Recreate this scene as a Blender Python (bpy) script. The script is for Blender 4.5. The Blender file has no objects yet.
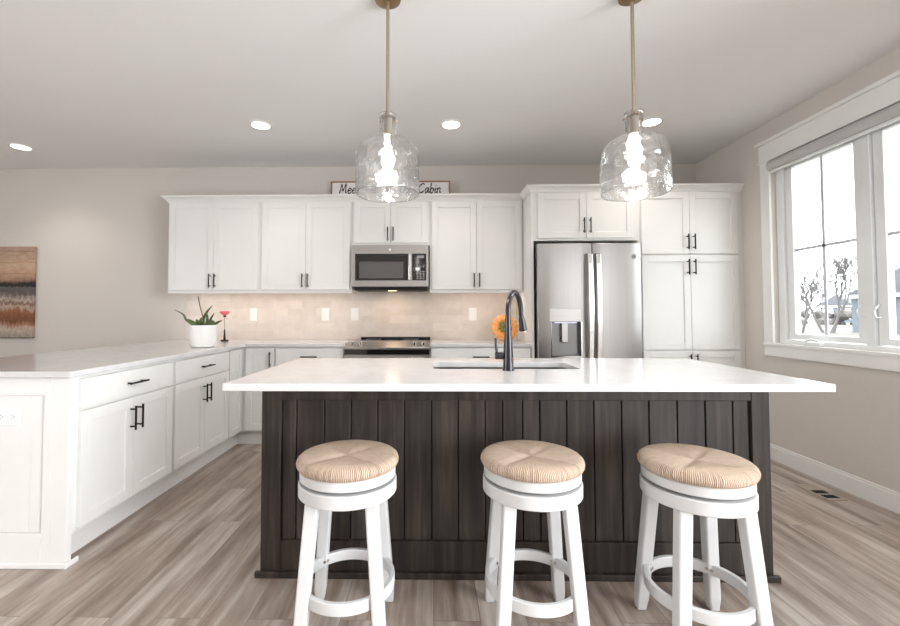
import bpy, bmesh, math, random
from mathutils import Vector, Matrix
S = bpy.context.scene
COL = S.collection
random.seed(7)
PI = math.pi

# ------------------------------------------------------------------ camera
cam_d = bpy.data.cameras.new('camera'); cam = bpy.data.objects.new('camera', cam_d); COL.objects.link(cam)
cam_d.sensor_width = 36.0; cam_d.sensor_fit = 'HORIZONTAL'
cam_d.lens = 423.8 * 36 / 900
cam_d.shift_x = (450 - 425.9) / 900
cam_d.shift_y = (300.1 - 313) / 900
cam_d.clip_start = 0.05; cam_d.clip_end = 500
CAMZ = 1.1832
cam.matrix_world = (Matrix.Translation((0, 0, CAMZ)) @ Matrix.Rotation(0.0169, 4, 'Z')
                    @ Matrix.Rotation(PI / 2 + 0.0319, 4, 'X') @ Matrix.Rotation(-0.0014, 4, 'Z'))
S.camera = cam

# ------------------------------------------------------------------ light
S.view_settings.view_transform = 'Standard'; S.view_settings.look = 'None'
S.view_settings.gamma = 1.0; S.view_settings.use_curve_mapping = False
S.view_settings.exposure = 0.15
S.cycles.use_denoising = True
W = bpy.data.worlds.new('overcast_sky'); S.world = W; W.use_nodes = True
bg = W.node_tree.nodes['Background']
bg.inputs[0].default_value = (0.94, 0.97, 1.0, 1); bg.inputs[1].default_value = 7.0

def area(name, loc, rot, sx, sy, power, color=(1, 1, 1), portal=False, spread=PI):
    d = bpy.data.lights.new(name, 'AREA'); d.shape = 'RECTANGLE'; d.size = sx; d.size_y = sy
    d.energy = power; d.color = color; d.spread = spread
    o = bpy.data.objects.new(name, d); COL.objects.link(o); o.location = loc; o.rotation_euler = rot
    if portal: d.cycles.is_portal = True
    return o

# fill lights added at unseen side-wall openings behind the camera (the kitchen window lets in the sky itself)
area('right_side_fill', (2.72, -0.5, 1.25), (0, PI / 2 + 0.2, 0), 2.1, 2.2, 148, (0.91, 0.955, 1.0), spread=math.radians(128))
area('left_side_fill', (-6.1, -0.6, 1.45), Vector((1, .28, .05)).to_track_quat('-Z', 'Y').to_euler(), 2.4, 1.5, 10, (0.94, 0.97, 1.0), spread=math.radians(75))
LIGHT_P = 19.0      # recessed can lights, and the fill spots added behind the camera
STRIP_P = 1.1       # under-cabinet strips
PEND_P = 14.0       # light each pendant throws
BULB_E = 5.0       # pendant bulbs

# ------------------------------------------------------------------ materials
def lin(c):
    return tuple((x / 12.92 if x <= 0.04045 else ((x + 0.055) / 1.055) ** 2.4) for x in c)
def rgb(r, g, b): return lin((r / 255, g / 255, b / 255)) + (1,)

class NT:
    def __init__(s, name):
        s.m = bpy.data.materials.new(name); s.m.use_nodes = True; s.t = s.m.node_tree
        s.b = s.t.nodes['Principled BSDF']; s.out = s.t.nodes['Material Output']
    def n(s, typ, **kw):
        x = s.t.nodes.new(typ)
        for k, v in kw.items(): setattr(x, k, v)
        return x
    def l(s, a, b): s.t.links.new(a, b)
    def coord(s, scale=(1, 1, 1), rot=(0, 0, 0), kind='Object'):
        tc = s.n('ShaderNodeTexCoord'); mp = s.n('ShaderNodeMapping')
        mp.inputs['Scale'].default_value = scale; mp.inputs['Rotation'].default_value = rot
        s.l(tc.outputs[kind], mp.inputs[0]); return mp.outputs[0]
    def noise(s, vec, scale, detail=4, rough=0.55):
        x = s.n('ShaderNodeTexNoise'); x.inputs['Scale'].default_value = scale
        x.inputs['Detail'].default_value = detail; x.inputs['Roughness'].default_value = rough
        s.l(vec, x.inputs['Vector']); return x.outputs[0]
    def ramp(s, fac, stops):
        x = s.n('ShaderNodeValToRGB'); e = x.color_ramp.elements
        while len(e) < len(stops): e.new(0.5)
        for i, (p, c) in enumerate(stops): e[i].position = p; e[i].color = c
        s.l(fac, x.inputs[0]); return x.outputs[0]
    def mix(s, fac, a, b, mode='MIX'):
        x = s.n('ShaderNodeMix', data_type='RGBA', blend_type=mode)
        for sock, v in ((x.inputs[0], fac), (x.inputs[6], a), (x.inputs[7], b)):
            if hasattr(v, 'is_linked'): s.l(v, sock)
            else: sock.default_value = v
        return x.outputs[2]
    def math(s, op, a, b=None):
        x = s.n('ShaderNodeMath', operation=op)
        for sock, v in ((x.inputs[0], a), (x.inputs[1], b)):
            if v is None: continue
            if hasattr(v, 'is_linked'): s.l(v, sock)
            else: sock.default_value = v
        return x.outputs[0]
    def bump(s, h, strength=0.2, dist=0.002):
        x = s.n('ShaderNodeBump'); x.inputs['Strength'].default_value = strength; x.inputs['Distance'].default_value = dist
        s.l(h, x.inputs['Height']); s.l(x.outputs[0], s.b.inputs['Normal'])
    def set(s, color=None, rough=None, metal=None, **kw):
        if color is not None:
            if hasattr(color, 'is_linked'): s.l(color, s.b.inputs['Base Color'])
            else: s.b.inputs['Base Color'].default_value = color
        if rough is not None:
            if hasattr(rough, 'is_linked'): s.l(rough, s.b.inputs['Roughness'])
            else: s.b.inputs['Roughness'].default_value = rough
        if metal is not None: s.b.inputs['Metallic'].default_value = metal
        for k, v in kw.items(): s.b.inputs[k.replace('_', ' ')].default_value = v
        return s

def simple(name, color, rough=0.5, metal=0.0, nscale=0, namt=0.04, bump=0, **kw):
    t = NT(name); c = color
    if nscale:
        f = t.noise(t.coord(), nscale)
        lo = tuple(x * (1 - namt) for x in color[:3]) + (1,); hi = tuple(min(1, x * (1 + namt)) for x in color[:3]) + (1,)
        c = t.ramp(f, [(0.3, lo), (0.7, hi)])
        if bump: t.bump(f, bump)
    t.set(c, rough, metal, **kw); return t.m

M = {}
M['cab'] = simple('cabinet_white_paint', rgb(232, 231, 228), 0.38, nscale=3, namt=0.015)
M['trim'] = simple('trim_white_paint', rgb(238, 237, 234), 0.4, nscale=3, namt=0.015)
M['wall'] = simple('greige_wall_paint', rgb(213, 207, 200), 0.85, nscale=60, namt=0.012, bump=0.05)
M['ceil'] = simple('ceiling_paint', rgb(234, 233, 232), 0.9, nscale=90, namt=0.012, bump=0.06)
M['dark'] = simple('cavity_dark', rgb(30, 28, 27), 0.7, nscale=20)
M['black'] = simple('matte_black_metal', rgb(33, 29, 28), 0.35, 0.6, nscale=40)
M['gun'] = simple('gunmetal_faucet', rgb(66, 63, 66), 0.26, 0.8, nscale=40)
M['brass'] = simple('aged_brass', rgb(158, 134, 104), 0.32, 0.9, nscale=50, namt=0.06)
M['rod'] = simple('brushed_brass_rod', rgb(168, 158, 140), 0.3, 0.85, nscale=50, namt=0.05)
M['socket'] = simple('satin_socket', rgb(150, 140, 126), 0.55, 0.5, nscale=50)
M['chrome'] = simple('polished_nickel', rgb(215, 212, 208), 0.15, 1.0, nscale=50, namt=0.03)
M['plastic'] = simple('white_plastic', rgb(243, 241, 238), 0.35, nscale=30, namt=0.01)
M['glassblack'] = simple('black_appliance_glass', rgb(24, 23, 25), 0.06, nscale=10, Specular_IOR_Level=0.7)
M['glassgrey'] = simple('microwave_window_glass', rgb(86, 84, 84), 0.08, nscale=200, namt=0.1, Specular_IOR_Level=0.8)
M['button'] = simple('keypad_grey', rgb(150, 150, 152), 0.4, nscale=80)
M['stoolwhite'] = simple('stool_white_paint', rgb(210, 210, 210), 0.42, nscale=8, namt=0.02)
M['vent'] = simple('beige_vent_metal', rgb(176, 162, 148), 0.5, nscale=30)
M['frame_wood'] = simple('sign_oak_frame', rgb(158, 112, 78), 0.6, nscale=40, namt=0.15)
M['sign'] = simple('sign_white_board', rgb(240, 238, 236), 0.6, nscale=20, namt=0.01)
M['ink'] = simple('sign_black_ink', rgb(26, 24, 24), 0.6, nscale=40)
M['pot'] = simple('white_ceramic', rgb(243, 240, 237), 0.3, nscale=10, namt=0.01)
M['soil'] = simple('potting_bark', rgb(74, 58, 44), 0.9, nscale=120, namt=0.4, bump=0.6)
M['leaf'] = simple('orchid_leaf', rgb(80, 98, 48), 0.4, nscale=30, namt=0.35)
M['stem'] = simple('dry_stem', rgb(122, 84, 74), 0.6, nscale=60, namt=0.2)
M['darkleaf'] = simple('dusky_leaf', rgb(86, 86, 66), 0.45, nscale=40, namt=0.3)
M['pink'] = simple('pink_petal', rgb(246, 132, 142), 0.55, nscale=60, namt=0.15)
M['bloompale'] = simple('pale_petal', rgb(236, 214, 204), 0.55, nscale=60, namt=0.05)
M['wire'] = simple('thin_grey_green_stem', rgb(168, 162, 146), 0.5, nscale=40)
M['iron'] = simple('dark_bronze_base', rgb(52, 42, 38), 0.45, 0.5, nscale=60)
M['orange'] = simple('orange_petal', rgb(232, 158, 84), 0.6, nscale=50, namt=0.25)
M['green'] = simple('green_flower_centre', rgb(112, 128, 58), 0.6, nscale=140, namt=0.5)
M['blind'] = simple('grey_blind_fabric', rgb(190, 189, 187), 0.75, nscale=250, namt=0.04)
M['vinyl'] = simple('window_white_vinyl', rgb(238, 240, 240), 0.35, nscale=10, namt=0.01)
M['muntin'] = simple('grey_muntin_bar', rgb(205, 206, 214), 0.4, nscale=10)
M['bark'] = simple('winter_bark', rgb(92, 88, 88), 0.9, nscale=8, namt=0.2)
M['siding'] = simple('blue_grey_siding', rgb(98, 104, 112), 0.8, nscale=4, namt=0.05)
M['roofing'] = simple('grey_shingle', rgb(92, 94, 100), 0.9, nscale=6, namt=0.15)
M['hedge'] = simple('winter_brush', rgb(92, 88, 86), 0.95, nscale=1.2, namt=0.3)

def m_emit(name, color, strength):
    t = NT(name); t.set(color, 0.5); t.b.inputs['Emission Color'].default_value = color
    t.b.inputs['Emission Strength'].default_value = strength
    return t.m
M['can'] = m_emit('recessed_lens_glow', (1, 0.93, 0.84, 1), 9)
M['bulb'] = m_emit('bulb_glow', (1, 0.95, 0.87, 1), BULB_E)
M['strip'] = m_emit('warm_led_strip', (1, 0.72, 0.45, 1), 2.0)
M['displight'] = m_emit('dispenser_lamp', (0.75, 0.75, 1.0, 1), 1.5)
M['hoodlight'] = m_emit('microwave_task_lamp', (1, 0.75, 0.45, 1), 4.0)

def m_floor():
    t = NT('vinyl_plank_floor')
    v = t.coord(rot=(0, 0, PI / 2))
    br = t.n('ShaderNodeTexBrick', offset=0.37, offset_frequency=2)
    t.l(v, br.inputs['Vector'])
    for k, x in (('Scale', 1), ('Mortar Size', 0.0016), ('Mortar Smooth', 0.3), ('Bias', 0), ('Brick Width', 1.22), ('Row Height', 0.18)):
        br.inputs[k].default_value = x
    br.inputs['Color1'].default_value = (0, 0, 0, 1); br.inputs['Color2'].default_value = (1, 1, 1, 1); br.inputs['Mortar'].default_value = (0.5, 0.5, 0.5, 1)
    # shift the grain per plank with the plank's own random grey
    tc = t.n('ShaderNodeTexCoord'); add = t.n('ShaderNodeVectorMath', operation='ADD')
    sc = t.n('ShaderNodeVectorMath', operation='MULTIPLY'); sc.inputs[1].default_value = (7, 13, 3)
    t.l(br.outputs['Color'], sc.inputs[0]); t.l(tc.outputs['Object'], add.inputs[0]); t.l(sc.outputs[0], add.inputs[1])
    mp = t.n('ShaderNodeMapping'); mp.inputs['Scale'].default_value = (13, 1.3, 1); t.l(add.outputs[0], mp.inputs[0])
    mp2 = t.n('ShaderNodeMapping'); mp2.inputs['Scale'].default_value = (60, 2.2, 1); t.l(add.outputs[0], mp2.inputs[0])
    g1 = t.noise(mp.outputs[0], 1.0, 6, 0.6); g2 = t.noise(mp2.outputs[0], 1.0, 4, 0.6)
    base = t.ramp(g1, [(0.3, rgb(122, 104, 92)), (0.48, rgb(166, 150, 138)), (0.68, rgb(206, 196, 187))])
    fine = t.ramp(g2, [(0.3, (0.80, 0.79, 0.78, 1)), (0.65, (1, 1, 1, 1))])
    c = t.mix(0.75, base, fine, 'MULTIPLY')
    tone = t.ramp(br.outputs['Color'], [(0, (0.90, 0.88, 0.86, 1)), (1, (1.0, 1.0, 1.0, 1))])
    c = t.mix(0.8, c, tone, 'MULTIPLY')
    c = t.mix(t.math('MULTIPLY', br.outputs['Fac'], 0.7), c, rgb(104, 90, 80))
    t.set(c, 0.36); t.bump(g2, 0.08, 0.002)
    return t.m
M['floor'] = m_floor()

def m_tile():
    t = NT('marble_subway_tile')
    tc = t.n('ShaderNodeTexCoord'); sx = t.n('ShaderNodeSeparateXYZ'); cx = t.n('ShaderNodeCombineXYZ')
    t.l(tc.outputs['Object'], sx.inputs[0]); t.l(sx.outputs[0], cx.inputs[0]); t.l(sx.outputs[2], cx.inputs[1])
    br = t.n('ShaderNodeTexBrick', offset=0.5); t.l(cx.outputs[0], br.inputs['Vector'])
    for k, x in (('Scale', 1), ('Mortar Size', 0.0018), ('Mortar Smooth', 0.2), ('Bias', 0), ('Brick Width', 0.305), ('Row Height', 0.0775)):
        br.inputs[k].default_value = x
    br.inputs['Color1'].default_value = rgb(214, 204, 196); br.inputs['Color2'].default_value = rgb(226, 217, 210); br.inputs['Mortar'].default_value = rgb(222, 212, 202)
    n = t.noise(cx.outputs[0], 9, 6, 0.6)
    vein = t.ramp(n, [(0.35, (0.9, 0.88, 0.86, 1)), (0.6, (1, 1, 1, 1))])
    c = t.mix(0.8, br.outputs['Color'], vein, 'MULTIPLY')
    t.set(c, 0.3); inv = t.math('SUBTRACT', 1.0, br.outputs['Fac']); t.bump(inv, 0.25, 0.002)
    return t.m
M['tile'] = m_tile()

def m_quartz():
    t = NT('white_quartz'); n = t.noise(t.coord(), 14, 5)
    c = t.ramp(n, [(0.3, rgb(208, 207, 207)), (0.7, rgb(217, 216, 216))])
    t.set(c, 0.13, Specular_IOR_Level=0.55); return t.m
M['quartz'] = m_quartz()

def m_steel(name, axis='Z', col=rgb(146, 143, 141), rough=0.25):
    t = NT(name); sc = {'Z': (70, 70, 0.7), 'X': (1.2, 90, 160)}[axis]
    n = t.noise(t.coord(sc), 1.0, 3)
    c = t.ramp(n, [(0.3, tuple(x * 0.94 for x in col[:3]) + (1,)), (0.7, col)])
    t.set(c, rough, 1.0); t.bump(n, 0.02, 0.0005)
    return t.m
M['steel'] = m_steel('brushed_steel_vertical', 'Z', rgb(168, 165, 163), rough=0.32)
M['steelx'] = m_steel('brushed_steel_horizontal', 'X', rgb(186, 183, 181), 0.33)
M['steelhandle'] = m_steel('satin_steel_handle', 'Z', rgb(226, 224, 222), 0.22)
M['steelsink'] = m_steel('satin_sink_steel', 'X', rgb(140, 139, 138), 0.4)

def m_darkwood():
    t = NT('dark_stained_wood')
    g = t.n('ShaderNodeNewGeometry'); tc = t.n('ShaderNodeTexCoord')
    sc = t.n('ShaderNodeVectorMath', operation='SCALE'); sc.inputs['Scale'].default_value = 1.0
    cmb = t.n('ShaderNodeCombineXYZ'); rr = t.math('MULTIPLY', g.outputs['Random Per Island'], 37.0)
    t.l(rr, cmb.inputs[1]); add = t.n('ShaderNodeVectorMath', operation='ADD')
    t.l(tc.outputs['Object'], add.inputs[0]); t.l(cmb.outputs[0], add.inputs[1])
    mp = t.n('ShaderNodeMapping'); mp.inputs['Scale'].default_value = (30, 30, 1.6); t.l(add.outputs[0], mp.inputs[0])
    n1 = t.noise(mp.outputs[0], 1.0, 6, 0.6)
    mp2 = t.n('ShaderNodeMapping'); mp2.inputs['Scale'].default_value = (9, 9, 2.5); t.l(add.outputs[0], mp2.inputs[0])
    n2 = t.noise(mp2.outputs[0], 1.0, 3)
    c = t.ramp(n1, [(0.25, rgb(28, 25, 23)), (0.55, rgb(56, 51, 48)), (0.8, rgb(84, 76, 71))])
    tone = t.ramp(g.outputs['Random Per Island'], [(0, (0.60, 0.60, 0.61, 1)), (0.5, (0.9, 0.9, 0.9, 1)), (1, (1.35, 1.24, 1.14, 1))])
    c = t.mix(1.0, c, tone, 'MULTIPLY')
    c2 = t.ramp(n2, [(0.35, (0.8, 0.8, 0.82, 1)), (0.65, (1.1, 1.08, 1.05, 1))])
    c = t.mix(1.0, c, c2, 'MULTIPLY')
    t.set(c, 0.48, Specular_IOR_Level=0.35); t.bump(n1, 0.12, 0.002); return t.m
M['wood'] = m_darkwood()

def m_rush():
    t = NT('woven_rush')
    tc = t.n('ShaderNodeTexCoord'); sx = t.n('ShaderNodeSeparateXYZ'); t.l(tc.outputs['Object'], sx.inputs[0])
    ax = t.math('ABSOLUTE', sx.outputs[0]); ay = t.math('ABSOLUTE', sx.outputs[1])
    sel = t.math('GREATER_THAN', ax, ay)
    ang = t.math('ARCTAN2', sx.outputs[1], sx.outputs[0])
    n = t.noise(tc.outputs['Object'], 22, 4)
    k = 190 / (2 * PI)                       # about 190 cords wrapped round the rim
    u = t.math('ADD', t.math('MULTIPLY', ang, k), t.math('MULTIPLY', n, 2.2))
    s = t.math('SINE', t.math('MULTIPLY', u, 2 * PI))
    s01 = t.math('ADD', t.math('MULTIPLY', s, 0.5), 0.5)
    fl = t.n('ShaderNodeMath', operation='FLOOR'); t.l(u, fl.inputs[0])
    wn = t.n('ShaderNodeTexWhiteNoise', noise_dimensions='1D'); t.l(fl.outputs[0], wn.inputs['W'])
    r2 = t.math('ADD', t.math('MULTIPLY', sx.outputs[0], sx.outputs[0]), t.math('MULTIPLY', sx.outputs[1], sx.outputs[1]))
    rad = t.math('MULTIPLY', t.math('SQRT', r2), 1 / 0.19)
    fade = t.ramp(rad, [(0.25, (.12, .12, .12, 1)), (0.85, (.45, .45, .45, 1)), (0.99, (1, 1, 1, 1))])
    strand = t.ramp(s01, [(0.0, rgb(128, 100, 78)), (0.4, rgb(205, 184, 164)), (1.0, rgb(224, 207, 190))])
    tone = t.ramp(wn.outputs[0], [(0, (0.72, 0.67, 0.62, 1)), (0.4, (1, 1, 1, 1)), (1, (1.05, 1.04, 1.03, 1))])
    c = t.mix(fade, rgb(212, 192, 172), t.mix(0.9, strand, tone, 'MULTIPLY'))
    n3 = t.noise(t.coord((40, 40, 40)), 1.0, 5); c = t.mix(0.6, c, t.ramp(n3, [(0.35, (.86, .83, .80, 1)), (0.6, (1, 1, 1, 1))]), 'MULTIPLY')
    wed = t.mix(sel, (0.90, 0.87, 0.84, 1), (1.03, 1.03, 1.02, 1)); c = t.mix(1.0, c, wed, 'MULTIPLY')  # front and back wedges tinted darker, painting in the cords' directional sheen
    t.set(c, 0.8); t.bump(t.math('MULTIPLY', s01, fade), 0.6, 0.003); return t.m
M['rush'] = m_rush()

def m_pane():
    t = NT('clear_window_pane'); t.t.nodes.remove(t.b)
    tr = t.n('ShaderNodeBsdfTransparent'); gl = t.n('ShaderNodeBsdfGlossy'); gl.inputs['Roughness'].default_value = 0.02
    tr.inputs[0].default_value = (0.97, 0.985, 0.98, 1)
    fr = t.n('ShaderNodeFresnel'); fr.inputs[0].default_value = 1.45; mx = t.n('ShaderNodeMixShader')
    ge = t.n('ShaderNodeNewGeometry')
    t.l(t.math('MULTIPLY', fr.outputs[0], t.math('SUBTRACT', 1.0, ge.outputs['Backfacing'])), mx.inputs[0]); t.l(tr.outputs[0], mx.inputs[1]); t.l(gl.outputs[0], mx.inputs[2]); t.l(mx.outputs[0], t.out.inputs[0])
    return t.m
M['pane'] = m_pane()

def m_waterglass():
    t = NT('hand_blown_water_glass'); t.t.nodes.remove(t.b)
    gl = t.n('ShaderNodeBsdfGlass'); gl.inputs['Roughness'].default_value = 0.0; gl.inputs['IOR'].default_value = 1.45
    tr = t.n('ShaderNodeBsdfTransparent'); sp = t.n('ShaderNodeBsdfGlossy'); sp.inputs['Roughness'].default_value = 0.03
    n = t.noise(t.coord(), 17, 2, 0.5)
    bp = t.n('ShaderNodeBump'); bp.inputs['Strength'].default_value = 0.8; bp.inputs['Distance'].default_value = 0.012
    t.l(n, bp.inputs['Height'])
    for x in (gl, sp): t.l(bp.outputs[0], x.inputs['Normal'])
    lw = t.n('ShaderNodeLayerWeight'); lw.inputs[0].default_value = 0.12; t.l(bp.outputs[0], lw.inputs['Normal'])
    m1 = t.n('ShaderNodeMixShader'); t.l(lw.outputs['Facing'], m1.inputs[0]); t.l(tr.outputs[0], m1.inputs[1]); t.l(sp.outputs[0], m1.inputs[2])
    m2 = t.n('ShaderNodeMixShader'); m2.inputs[0].default_value = 0.5
    t.l(m1.outputs[0], m2.inputs[1]); t.l(gl.outputs[0], m2.inputs[2]); t.l(m2.outputs[0], t.out.inputs[0])
    return t.m
M['glass'] = m_waterglass()

def m_painting():
    t = NT('abstract_landscape_paint')
    tc = t.n('ShaderNodeTexCoord'); sx = t.n('ShaderNodeSeparateXYZ'); t.l(tc.outputs['Object'], sx.inputs[0])
    n = t.noise(t.coord((3, 3, 14)), 1.0, 7, 0.7); n2 = t.noise(t.coord((38, 38, 7)), 1.0, 5, 0.75); n3 = t.noise(t.coord((14, 14, 30)), 1.0, 6, 0.7)
    z = t.math('MULTIPLY', sx.outputs[2], 1 / 0.97)
    low = t.ramp(z, [(0.40, (1, 1, 1, 1)), (0.62, (.25, .25, .25, 1))])
    z = t.math('ADD', z, t.math('MULTIPLY', t.math('SUBTRACT', n, 0.5), 0.13))
    z = t.math('ADD', z, t.math('MULTIPLY', t.math('MULTIPLY', t.math('SUBTRACT', n2, 0.5), 0.22), low))
    c = t.ramp(z, [(0.0, rgb(150, 140, 130)), (0.10, rgb(190, 174, 160)), (0.13, rgb(176, 132, 112)), (0.19, rgb(118, 70, 46)), (0.29, rgb(146, 96, 68)),
                   (0.34, rgb(186, 166, 152)), (0.38, rgb(120, 88, 72)), (0.42, rgb(188, 172, 160)), (0.465, rgb(122, 112, 108)), (0.50, rgb(90, 85, 84)), (0.545, rgb(96, 90, 88)), (0.56, rgb(34, 30, 30)),
                   (0.60, rgb(44, 38, 38)), (0.635, rgb(150, 116, 98)), (0.70, rgb(190, 154, 130)), (0.78, rgb(198, 166, 140)), (0.88, rgb(186, 158, 136)), (1.0, rgb(176, 148, 130))])
    c = t.mix(0.7, c, t.ramp(n3, [(0.35, (.72, .68, .66, 1)), (0.6, (1.05, 1.03, 1.0, 1))]), 'MULTIPLY')
    zz = t.math('ADD', t.math('MULTIPLY', sx.outputs[2], 1 / 0.118), t.math('MULTIPLY', n, 0.5)); fr = t.math('FRACT', zz)
    line = t.math('LESS_THAN', fr, 0.06); up = t.math('GREATER_THAN', sx.outputs[2], 0.64)
    c = t.mix(t.math('MULTIPLY', t.math('MULTIPLY', line, up), 0.45), c, rgb(112, 84, 70))
    t.set(c, 0.7); t.bump(n2, 0.3, 0.003); return t.m
M['painting'] = m_painting()

def m_ground():
    t = NT('winter_field'); v = t.coord((0.35, 0.9, 1)); n = t.noise(v, 0.35, 6, 0.65)
    c = t.ramp(n, [(0.3, rgb(82, 76, 68)), (0.5, rgb(102, 98, 92)), (0.7, rgb(120, 118, 116))])
    t.set(c, 0.95); return t.m
M['ground'] = m_ground()

# ------------------------------------------------------------------ mesh builder
class MB:
    def __init__(s): s.bm = bmesh.new()
    def box(s, x0, x1, y0, y1, z0, z1):
        x0, x1 = sorted((x0, x1)); y0, y1 = sorted((y0, y1)); z0, z1 = sorted((z0, z1))
        v = [s.bm.verts.new(p) for p in ((x0, y0, z0), (x1, y0, z0), (x1, y1, z0), (x0, y1, z0), (x0, y0, z1), (x1, y0, z1), (x1, y1, z1), (x0, y1, z1))]
        for f in ((3, 2, 1, 0), (4, 5, 6, 7), (0, 1, 5, 4), (1, 2, 6, 5), (2, 3, 7, 6), (3, 0, 4, 7)): s.bm.faces.new([v[i] for i in f])
        return s
    def hexa(s, low, high):   # two quads -> solid
        v = [s.bm.verts.new(p) for p in list(low) + list(high)]
        n = len(low)
        s.bm.faces.new(v[:n][::-1]); s.bm.faces.new(v[n:])
        for i in range(n): s.bm.faces.new((v[i], v[(i + 1) % n], v[n + (i + 1) % n], v[n + i]))
        return s
    def lathe(s, prof, n=32, c=(0, 0, 0), closed=False, mat=None):
        rings = []
        for r, z in prof:
            if r < 1e-6: rings.append([s.bm.verts.new((c[0], c[1], c[2] + z))])
            else: rings.append([s.bm.verts.new((c[0] + r * math.cos(2 * PI * k / n), c[1] + r * math.sin(2 * PI * k / n), c[2] + z)) for k in range(n)])
        pairs = list(zip(rings, rings[1:])) + ([(rings[-1], rings[0])] if closed else [])
        for a, b in pairs:
            for k in range(n):
                k2 = (k + 1) % n
                if len(a) == 1 and len(b) == 1: continue
                if len(a) == 1: s.bm.faces.new((a[0], b[k], b[k2]))
                elif len(b) == 1: s.bm.faces.new((a[k], a[k2], b[0]))
                else: s.bm.faces.new((a[k], a[k2], b[k2], b[k]))
        return s
    def cyl(s, p0, p1, r0, r1=None, n=16):
        return s.tube([p0, p1], [r0, r0 if r1 is None else r1], n)
    def tube(s, pts, rad, n=12, cap=True):
        pts = [Vector(p) for p in pts]
        if not isinstance(rad, (list, tuple)): rad = [rad] * len(pts)
        rings = []; up = None
        for i, p in enumerate(pts):
            d = (pts[min(i + 1, len(pts) - 1)] - pts[max(i - 1, 0)]).normalized()
            if up is None: up = d.orthogonal().normalized()
            up = (up - d * up.dot(d))
            up = up.normalized() if up.length > 1e-6 else d.orthogonal().normalized()
            w = d.cross(up)
            rings.append([s.bm.verts.new(p + (up * math.cos(2 * PI * k / n) + w * math.sin(2 * PI * k / n)) * rad[i]) for k in range(n)])
        for a, b in zip(rings, rings[1:]):
            for k in range(n): s.bm.faces.new((a[k], a[(k + 1) % n], b[(k + 1) % n], b[k]))
        if cap: s.bm.faces.new(rings[0][::-1]); s.bm.faces.new(rings[-1])
        return s
    def strip(s, pts, widths, thick, side):   # flat bent bar / leaf: rectangular section swept along pts, width along 'side'
        pts = [Vector(p) for p in pts]; side = Vector(side).normalized(); rings = []
        for i, p in enumerate(pts):
            d = (pts[min(i + 1, len(pts) - 1)] - pts[max(i - 1, 0)]).normalized()
            nn = side.cross(d).normalized(); w = widths[i] if isinstance(widths, (list, tuple)) else widths
            rings.append([s.bm.verts.new(p + side * (a * w / 2) + nn * (b * thick / 2)) for a, b in ((-1, -1), (1, -1), (1, 1), (-1, 1))])
        for a, b in zip(rings, rings[1:]):
            for k in range(4): s.bm.faces.new((a[k], a[(k + 1) % 4], b[(k + 1) % 4], b[k]))
        s.bm.faces.new(rings[0][::-1]); s.bm.faces.new(rings[-1]); return s
    def slab(s, outer, holes, lo, hi, plane='XY'):   # polygon with holes, extruded
        def P(u, v, w): return {'XY': (u, v, w), 'YZ': (w, u, v), 'XZ': (u, w, v)}[plane]
        es = []
        for loop in [outer] + list(holes):
            vs = [s.bm.verts.new(P(u, v, lo)) for u, v in loop]
            es += [s.bm.edges.new((vs[i], vs[(i + 1) % len(vs)])) for i in range(len(vs))]
        r = bmesh.ops.triangle_fill(s.bm, edges=es, use_beauty=True, use_dissolve=False)
        fs = [g for g in r['geom'] if isinstance(g, bmesh.types.BMFace)]
        e = bmesh.ops.extrude_face_region(s.bm, geom=fs)
        vs = [g for g in e['geom'] if isinstance(g, bmesh.types.BMVert)]
        a = Vector(P(0, 0, hi)) - Vector(P(0, 0, lo)); bmesh.ops.translate(s.bm, verts=vs, vec=a)
        return s
    def sphere(s, c, r, sub=2, sc=(1, 1, 1)):
        r_ = bmesh.ops.create_icosphere(s.bm, subdivisions=sub, radius=r)
        for v in r_['verts']: v.co = Vector((v.co.x * sc[0] + c[0], v.co.y * sc[1] + c[1], v.co.z * sc[2] + c[2]))
        return s
    def build(s, name, mat, parent=None, bevel=0, smooth=False, seg=2, auto=None):
        bmesh.ops.recalc_face_normals(s.bm, faces=s.bm.faces[:])
        me = bpy.data.meshes.new(name)
        off = ORI.get(parent.name, Vector()) if parent else Vector()
        for v in s.bm.verts: v.co -= off
        if smooth:
            for f in s.bm.faces: f.smooth = True
        s.bm.to_mesh(me); s.bm.free()
        me.materials.append(M[mat] if isinstance(mat, str) else mat)
        if auto:
            for e in me.polygons: e.use_smooth = True
            me.set_sharp_from_angle(angle=auto)
        o = bpy.data.objects.new(name, me); COL.objects.link(o)
        if parent: o.parent = parent; ORI[o.name] = off.copy()
        else: ORI[o.name] = Vector()
        if bevel:
            b = o.modifiers.new('bevel', 'BEVEL'); b.width = bevel; b.segments = seg; b.limit_method = 'ANGLE'; b.angle_limit = math.radians(35)
        return o
ORI = {}

def thing(name, label, cat, loc, group=None):
    o = bpy.data.objects.new(name, None); COL.objects.link(o); o.empty_display_size = 0.05
    o.location = loc; ORI[o.name] = Vector(loc); o['label'] = label; o['category'] = cat
    if group: o['group'] = group
    return o
def tag(o, label, cat, group=None, kind=None):
    o['label'] = label; o['category'] = cat
    if group: o['group'] = group
    if kind: o['kind'] = kind
    return o
def rebase(o, loc):   # move a single-mesh thing's origin to its base
    loc = Vector(loc)
    for v in o.data.vertices: v.co -= loc
    o.location = loc; return o
def struct(o): o['kind'] = 'structure'; return o
def dup(root, loc, rotz=None, label=None):
    r = root.copy(); COL.objects.link(r); r.location = loc
    if rotz is not None: r.rotation_euler = (0, 0, rotz)
    if label: r['label'] = label
    def rec(a, b):
        for ch in list(a.children):
            c = ch.copy(); COL.objects.link(c); c.parent = b; rec(ch, c)
    rec(root, r); return r
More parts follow.
